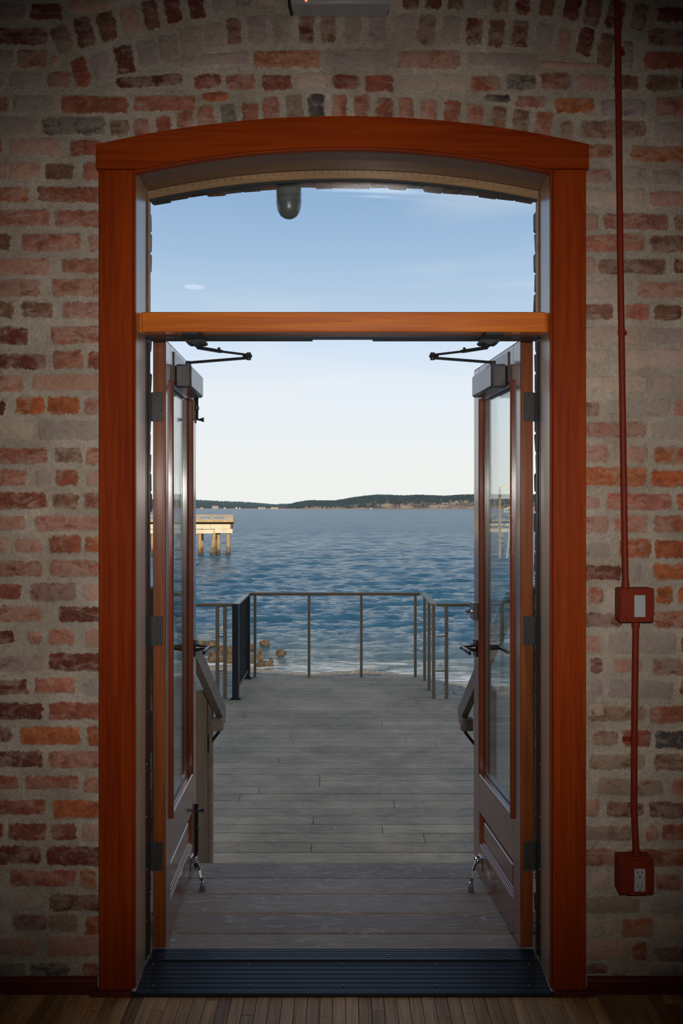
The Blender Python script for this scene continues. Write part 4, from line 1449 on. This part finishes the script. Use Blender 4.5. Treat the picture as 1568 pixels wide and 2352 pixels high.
me = bpy.data.meshes.new('pebbles')
me.from_pydata(pv, [], pf)
o = link('pebbles', me, M['beach'], None, True)
tag(o, 'scattered pale pebbles and shells lying on the beach', 'pebbles', kind='stuff')

rng = np.random.default_rng(3)
rowsZ = [17.5]
while rowsZ[-1] < 2500:
    rowsZ.append(rowsZ[-1]*1.0050+.015)
rowsZ += [3000, 3600, 4500]
Zr = np.array(rowsZ)
U = np.concatenate([np.linspace(-1.6, -.32, 50)[:-1], np.linspace(-.32, .32, 340), np.linspace(.32, 1.6, 50)[1:]])
ZZ, UU = np.meshgrid(Zr, U, indexing='ij')
XX = UU*(ZZ+2.0)
YY = ZZ-ZW
H = np.zeros_like(XX)
step = np.maximum(ZZ*.0052, .05)
for i in range(46):
    lam = .40*(8/.40)**(i/45)
    th = rng.normal(math.pi*.5+.22, .42)
    kx, ky = math.cos(th)*2*math.pi/lam, math.sin(th)*2*math.pi/lam
    amp = .0115*lam if lam < 1.6 else .0115*1.6*(1.6/lam)**.5
    ph = rng.uniform(0, 6.28)
    wgt = np.clip((lam/step-2.2)/3, 0, 1)
    s_ = kx*XX+ky*YY+ph
    H += wgt*amp*(np.sin(s_)+.25*np.sin(2*s_+.5))
sz = 21.6-.42*np.clip(XX, -8, 8)+.5*np.sin(XX*.55+.6)+.25*np.sin(XX*1.7)
dsh = ZZ-sz
H *= np.clip(.22+dsh/14, .15, 1.0)
H -= np.clip(-dsh*.2, 0, 1)
Zv = WZ+H
verts = np.stack([XX, YY, Zv], -1).reshape(-1, 3)
nr, nc = XX.shape
ii = np.arange(nr*nc).reshape(nr, nc)
quads = np.stack([ii[:-1, :-1], ii[:-1, 1:], ii[1:, 1:], ii[1:, :-1]], -1).reshape(-1, 4)
me = bpy.data.meshes.new('sea')
me.vertices.add(len(verts)); me.vertices.foreach_set('co', verts.ravel())
me.loops.add(quads.size); me.loops.foreach_set('vertex_index', quads.ravel().astype(np.int32))
me.polygons.add(len(quads)); me.polygons.foreach_set('loop_start', np.arange(0, quads.size, 4, dtype=np.int32))
me.polygons.foreach_set('loop_total', np.full(len(quads), 4, dtype=np.int32))
me.update()
a = me.attributes.new('shore', 'FLOAT', 'POINT'); a.data.foreach_set('value', np.clip(dsh/30, 0, 1).ravel().astype(np.float32))
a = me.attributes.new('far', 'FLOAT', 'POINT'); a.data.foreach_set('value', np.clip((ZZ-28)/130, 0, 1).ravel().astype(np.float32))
sea = link('sea', me, M['sea'], None, True)
tag(sea, 'rippled blue sea water reaching from the beach to the far shore', 'sea', kind='structure')
# sea bed so nothing shows below the far water
MB().box(-6000, 6000, 3500, 9000, WZ-2, WZ-1.0).build('far_ground', M['sand']).update_tag()
tag(bpy.data.objects['far_ground'], 'ground behind the far shoreline', 'ground', kind='structure')

# ------------------------------------------------------------------ rocks
ROCKS = [(595, 622, 1470, 1483, 'squarish brown rock alone in the water, farthest right-hand upper one'),
         (633, 656, 1492, 1506, 'rounded brown rock standing alone, farthest out to the right'),
         (589, 605, 1492, 1521, 'tall tan rock just right of the far left railing post'),
         (572, 583, 1479, 1493, 'small tan rock seen between the black railing and the first brown post'),
         (575, 588, 1504, 1524, 'bulky dark brown rock behind the foot of the first brown post'),
         (588, 632, 1519, 1532, 'long flat tan rock nearest the beach'),
         (616, 628, 1510, 1521, 'small upright tan rock on the end of the long flat one'),
         (476, 511, 1494, 1521, 'large dark rock in the water beside the left door lever'),
         (470, 496, 1472, 1488, 'low brown rock behind the left door lever tip'),
         (446, 471, 1470, 1483, 'tan rock partly hidden by the left door edge, above the lever'),
         (501, 514, 1479, 1497, 'dark rock between the two brown railing posts'),
         (519, 535, 1481, 1500, 'tan rock left of the black railing post, upper one of three'),
         (521, 535, 1498, 1513, 'dark rock left of the black railing post, middle one of three'),
         (518, 535, 1509, 1524, 'tan rock left of the black railing post, lowest of three'),
         (449, 467, 1490, 1498, 'small low tan rock just under the left door lever'),
         (451, 461, 1503, 1512, 'tiny reddish rock at the free edge of the left door'),
         (540, 572, 1484, 1500, 'brown rock seen through the black balusters, upper one'),
         (542, 572, 1504, 1520, 'brown rock seen through the black balusters, lower one')]
import bmesh
for i, (x0, x1, y0, y1, lb) in enumerate(ROCKS):
    Zr_ = 4.5*F/(y1-VY)
    cx = PX((x0+x1)/2, Zr_)
    w_ = (x1-x0)*Zr_/F*.52
    h_ = (y1-y0)*Zr_/F
    bm = bmesh.new()
    bmesh.ops.create_icosphere(bm, subdivisions=3, radius=1.0)
    sd = Vector((i*7.3, i*3.1, i))
    for v_ in bm.verts:
        p = v_.co.copy()
        q = Vector([math.copysign(abs(c)**.7, c) for c in p])
        k = .95+.55*mnoise.noise(p*1.2+sd)-.34*abs(mnoise.noise(p*2.6+sd))+.18*mnoise.noise(p*5.5+sd)
        k += .12*mnoise.cell(p*2.2+sd)-.06
        v_.co = Vector((q.x*w_*k, q.y*w_*.8*k, q.z*h_*.62*k))
    me = bpy.data.meshes.new('rock')
    bm.to_mesh(me); bm.free()
    o = link('rock', me, M['rock'])
    me.polygons.foreach_set('use_smooth', [False]*len(me.polygons))
    o.location = (cx, Y(Zr_)+w_*.4, WZ+h_*.30)
    tag(o, lb, 'rock', 'shore rocks left of the deck')
e = empty('driftwood_pole', (PX(511, 30), Y(30), WZ), 'thin pale driftwood pole sticking out of the water behind the railing', 'pole')
zq = 30
MB().path([(PX(511, zq), Y(zq), WZ-.3), (PX(511.5, zq), Y(zq), PZ(1455, zq)), (PX(509.5, zq), Y(zq)-.05, PZ(1434, zq))], [.035, .03, .012], 8).build('pole', M['pier_brown'], e)

# ------------------------------------------------------------------ pier
ZP = 76.0
pr = empty('pier', (PX(450, ZP), Y(ZP), WZ), 'old sunlit timber pier on piles, far out on the left', 'pier')
yp = Y(ZP)
def q_(px): return PX(px, ZP)
def r2(py): return PZ(py, ZP)
xL = q_(-120)
mb = MB().box(xL, q_(536.5), yp-.1, yp+2.2, r2(1200), r2(1196.5))
mb.build('pier_deck', M['pier_brown'], pr)
MB().box(xL, q_(537), yp-.35, yp-.1, r2(1199), r2(1193.5)).build('kerb', M['pier_brown'], pr)
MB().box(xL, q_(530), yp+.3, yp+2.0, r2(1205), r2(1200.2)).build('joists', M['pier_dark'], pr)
for a in np.arange(-115, 500, 46.0):
    MB().box(q_(a), q_(min(a+45.4, 528.5)), yp-.02, yp+.28, r2(1214.6), r2(1204)).build('face_board', M['pier_light'], pr)
MB().box(q_(483.5+.3), q_(528.5), yp-.03, yp+.28, r2(1214.5), r2(1204.2)).build('face_board', M['pier_light'], pr)
MB().box(xL, q_(491.5), yp-.10, yp+.4, r2(1225.3), r2(1216.2)).build('pile_cap', M['pier_light'], pr)
MB().box(q_(493.5), q_(533.7), yp-.12, yp+.4, r2(1224.3), r2(1214.8)).build('pile_cap', M['pier_light'], pr)
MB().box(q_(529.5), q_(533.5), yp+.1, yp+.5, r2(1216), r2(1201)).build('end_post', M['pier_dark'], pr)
def pile(xa_, xb_, y0, y1, dx=0, r_=.15, dy=0):
    MB().tube(((q_(xb_)), yp+.15+dy, WZ-.8), (q_(xa_), yp+.15+dy, r2(y0)), r_*1.08, r_, 12).build('pile', M['pile'], pr)
for xa_, xb_, dy in ((458, 458, 0), (493, 482, 0), (500, 500, .3), (523.3, 523.3, 0), (493, 489, 1.5), (430, 430, 0), (392, 384, 0), (350, 350, 0), (310, 310, 0), (262, 262, 0),
                     (215, 207, 0), (150, 150, 0), (90, 90, 0), (20, 20, 0), (-60, -60, 0), (519, 519, 1.6), (455, 455, 1.8), (400, 400, 1.8), (350, 350, 1.8)):
    pile(xa_, xb_, 1216, 1274, 0, .17, dy)
top, bot = 1182.3, 1194
MB().box(xL, q_(535.5), yp-.32, yp-.22, r2(1184.6), r2(1182)).build('rail', M['pier_brown'], pr)
px = 519.5
k = 0
posts = []
while px > -115:
    posts.append(px)
    px -= 31.3
for px in [534.5]+posts:
    MB().box(q_(px-1.4), q_(px+1.4), yp-.30, yp-.12, r2(1194), r2(1184)).build('rail_post', M['pier_brown'], pr)
pp = [534.5]+posts
for b2, a2 in zip(pp[:-1], pp[1:]):
    A, B = q_(a2+2.0), q_(b2-2.0)
    mb = MB()
    for (u0, u1, v0, v1) in ((A, B, 1192.9, 1192.2), (A, B, 1186.6, 1185.9), (A, A+.03, 1192.9, 1185.9), (B-.03, B, 1192.9, 1185.9)):
        mb.box(u0, u1, yp-.24, yp-.20, r2(v0), r2(v1))
    n_ = 8
    for i in range(1, n_):
        x = A+(B-A)*i/n_
        mb.box(x-.006, x+.006, yp-.23, yp-.21, r2(1192.5), r2(1186.3))
    mb.build('rail_panel', M['pier_light'], pr)

# sheltered gangway further along the pier (mirrored in the right door's glass)
Zg = 68
e = empty('gangway_shelter', (-26.5, Y(Zg), WZ), 'pale arched boat shelter with a ladder standing in the water beside the pier', 'shelter')
def arcbar(z0, rise, x0, x1, y, t_, mat, nm):
    mb = MB()
    pts = []
    for i in range(13):
        u = i/12
        pts.append((x0+(x1-x0)*u, y, z0+rise*math.sin(math.pi*u)))
    for a, b_ in zip(pts[:-1], pts[1:]):
        mb.beam(a, b_, t_, t_)
    mb.build(nm, mat, e)
gx = -27.0
arcbar(PZ(1120, Zg), .5, gx-1.6, gx+1.6, Y(Zg), .30, M['pier_light'], 'roof_arch')
arcbar(PZ(1134, Zg), .1, gx-1.6, gx+1.6, Y(Zg), .14, M['pier_light'], 'roof_tie')
MB().beam((gx-.2, Y(Zg), PZ(1134, Zg)), (gx-.6, Y(Zg), PZ(1119, Zg)), .1, .1).build('strut', M['pier_light'], e)
arcbar(PZ(1172, Zg), .35, gx-1.3, gx+1.3, Y(Zg), .16, M['pier_light'], 'hull_arch')
MB().beam((gx-1.3, Y(Zg), PZ(1176, Zg)), (gx+1.3, Y(Zg), PZ(1176, Zg)), .3, .12).build('hull_rail', M['pier_light'], e)
for x in (gx-.5, gx+.4):
    MB().path([(x, Y(Zg), PZ(1192, Zg)), (x+.1, Y(Zg), PZ(1190, Zg)), (x+.2, Y(Zg), PZ(1196, Zg)), (x+.6, Y(Zg), WZ-.5)], .07, 8).build('ladder_rail', M['pier_light'], e)
for py in (1225, 1250):
    MB().beam((gx-.5, Y(Zg), PZ(py, Zg)), (gx+.6, Y(Zg), PZ(py, Zg)), .1, .16).build('ladder_step', M['pier_light'], e)
for x in (gx-1.5, gx+1.5):
    MB().tube((x, Y(Zg)+.3, WZ-.8), (x, Y(Zg)+.3, PZ(1122, Zg)), .12, None, 8).build('shelter_post', M['pier_brown'], e)

# ------------------------------------------------------------------ far shore
def ridge(name, D, prof, mat, label, depth, step_px=3.0):
    """prof: (px, py) silhouette; returns ground sampler"""
    pxs = [p[0] for p in prof]; pys = [p[1] for p in prof]
    def top(px): return float(np.interp(px, pxs, pys))
    xs = np.arange(pxs[0], pxs[-1], step_px)
    vs, fs = [], []
    nrw = 7
    for px in xs:
        zt_ = PZ(top(px), D+depth)
        zt_ = max(zt_, WZ+.5)
        for k in range(nrw):
            u = k/(nrw-1)
            yy = Y(D)+depth*u
            z = WZ+1.0+(zt_-WZ-1.0)*math.sin(u*math.pi/2)**.8
            z += (zt_-WZ)*.05*mnoise.noise(Vector((px*.05, u*3, 1)))*math.sin(u*math.pi)
            X = (px-VX)*(D+depth*u)/F
            vs.append((X, yy, z if k else WZ-.5))
    n = len(xs)
    for i in range(n-1):
        for k in range(nrw-1):
            a = i*nrw+k
            fs.append((a, a+nrw, a+nrw+1, a+1))
    me = bpy.data.meshes.new(name)
    me.from_pydata(vs, [], fs)
    o = link(name, me, mat, None, True)
    tag(o, label, 'hill', kind='structure')
    return top


profR = [(655, 1166.5), (662, 1163), (680, 1157), (710, 1152.5), (740, 1153), (769, 1153), (816, 1145), (863, 1139.5), (892, 1140), (922, 1141.5), (963, 1140), (1021, 1142.5), (1065, 1139.5),
         (1150, 1139), (1300, 1140), (1600, 1146), (1900, 1160), (2000, 1166)]
profL = [(-700, 1150), (0, 1147), (345, 1149), (453, 1150.5), (482, 1152), (530, 1154), (556, 1155), (589, 1157), (627, 1160.5), (660, 1159), (720, 1160), (800, 1164), (860, 1166.5)]
D1, D2 = 2600.0, 4000.0
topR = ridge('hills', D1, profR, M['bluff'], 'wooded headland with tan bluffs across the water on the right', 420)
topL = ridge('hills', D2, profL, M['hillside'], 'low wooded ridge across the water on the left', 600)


def forest(name, D, depth, top, x0, x1, n, mat, label, hpx, keep):
    vs, fs = [], []
    for i in range(n):
        px = R.uniform(x0, x1)
        u = R.random()**.6
        if not keep(px, u): continue
        zt_ = PZ(top(px), D+depth)
        z = WZ+1.0+(zt_-WZ-1.0)*math.sin(u*math.pi/2)**.8
        y = Y(D)+depth*u-5
        X = (px-VX)*(D+depth*u)/F
        hh2 = hpx*(D+depth)/F*R.uniform(.6, 1.15)
        if top(px) > 1163: hh2 *= .5
        rr_ = hh2*R.uniform(.26, .42)
        k = len(vs)
        a0 = R.uniform(0, 1)
        for (rad, zz_) in ((rr_*.8, -.1*hh2), (rr_, .25*hh2), (rr_*.55, .6*hh2)):
            for c in range(5):
                th = a0+c*2*math.pi/5
                vs.append((X+rad*math.cos(th), y+rad*math.sin(th), z+zz_))
        vs.append((X, y, z+hh2))
        for lv in (0, 1):
            for c in range(5):
                fs.append((k+lv*5+c, k+lv*5+(c+1) % 5, k+lv*5+5+(c+1) % 5, k+lv*5+5+c))
        for c in range(5):
            fs.append((k+10+c, k+10+(c+1) % 5, k+15))
    me = bpy.data.meshes.new(name)
    me.from_pydata(vs, [], fs)
    o = link(name, me, mat)
    tag(o, label, 'trees', kind='stuff')


def keepR(px, u):
    if px < 860: return u > .05
    lim = .16+.10*mnoise.noise(Vector((px*.03, 0, 0)))+min(.20, (px-860)/200*.20)
    return u > lim*R.uniform(.7, 1.25) or R.random() < .15
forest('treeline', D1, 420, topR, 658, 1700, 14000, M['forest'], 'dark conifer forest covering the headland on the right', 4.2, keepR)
forest('treeline', D2, 600, topL, -500, 850, 6000, M['forest_b'], 'conifer forest along the low ridge on the left, bluish haze in its colour', 3.2, lambda px, u: u > .12)

mb = MB()
for nm, D, x0, x1 in (('far_beach', D1-8, 640, 1700), ('far_beach', D2-8, -700, 800)):
    MB().prism([(Y(D)-30, WZ-.6), (Y(D), WZ+2.6), (Y(D)+14, WZ+3.2), (Y(D)+20, WZ-.6)], 'x', PX(x0, D), PX(x1, D)).build(nm, M['sand'])
fb = [o for o in bpy.data.objects if o.name.startswith('far_beach')]
tag(fb[0], 'thin sandy strip at the foot of the headland on the right', 'beach', kind='structure')
tag(fb[1], 'thin sandy strip at the foot of the low ridge on the left', 'beach', kind='structure')

HOUSES = [(487, 501, 6.5, 'large pale waterfront house on the far left shore'), (460, 466, 2.5, 'small low house at the left end of the far shore, by the door edge'), (514, 517.5, 3, 'tiny white house right of the large pale one on the far shore'),
          (541, 544.5, 3.6, 'white far-shore house above the right end of the pier'), (549, 552, 2.8, 'small white house next right of the one above the pier end'), (593, 599, 3.6, 'white far-shore house with a long roof, left of a close pair'),
          (601, 603.5, 3.4, 'narrow white far-shore house, left one of a close pair'), (605.5, 608, 3.4, 'narrow white far-shore house, right one of a close pair'), (622, 630, 3.2, 'cream beach house near the headland, left of two'), (631, 638, 3.0, 'cream beach house near the headland, right of two')]
Dh = D2-14
for a, b_, hp, lb in HOUSES:
    x0, x1 = PX(a, Dh), PX(b_, Dh)
    hz = hp*Dh/F
    e = empty('house', ((x0+x1)/2, Y(Dh), WZ), lb, 'house', 'houses on the far shore')
    MB().box(x0, x1, Y(Dh)-3, Y(Dh)+9, WZ+1.5, WZ+2.5+hz*.7).build('wall', M['house_a'] if a == 487 else M['pier_light'], e)
    zb_ = WZ+2.5+hz*.7
    MB().prism([(Y(Dh)-4, zb_), (Y(Dh)+3, zb_+hz*.35), (Y(Dh)+10, zb_)], 'x', x0-1, x1+1).build('roof', M['house_r'], e)
    if b_-a > 5:
        n_ = int((b_-a)//2)
        for i in range(n_):
            xx = x0+(x1-x0)*(i+.5)/n_
            MB().box(xx-1.2, xx+1.2, Y(Dh)-3.3, Y(Dh)-3.01, WZ+3, WZ+2.5+hz*.45).build('window', M['slot'], e)
# the bright shed on the headland's beach
e = empty('house', (PX(852, D1), Y(D1), WZ), 'tiny bright hut alone on the beach below the headland', 'house', 'houses on the far shore')
MB().box(PX(850.5, D1), PX(853, D1), Y(D1)-14, Y(D1)-4, WZ+1.6, WZ+5.5).build('wall', M['pier_light'], e)
MB().prism([(Y(D1)-15, WZ+5.5), (Y(D1)-9, WZ+7.5), (Y(D1)-3, WZ+5.5)], 'x', PX(850.2, D1), PX(853.3, D1)).build('roof', M['house_r'], e)
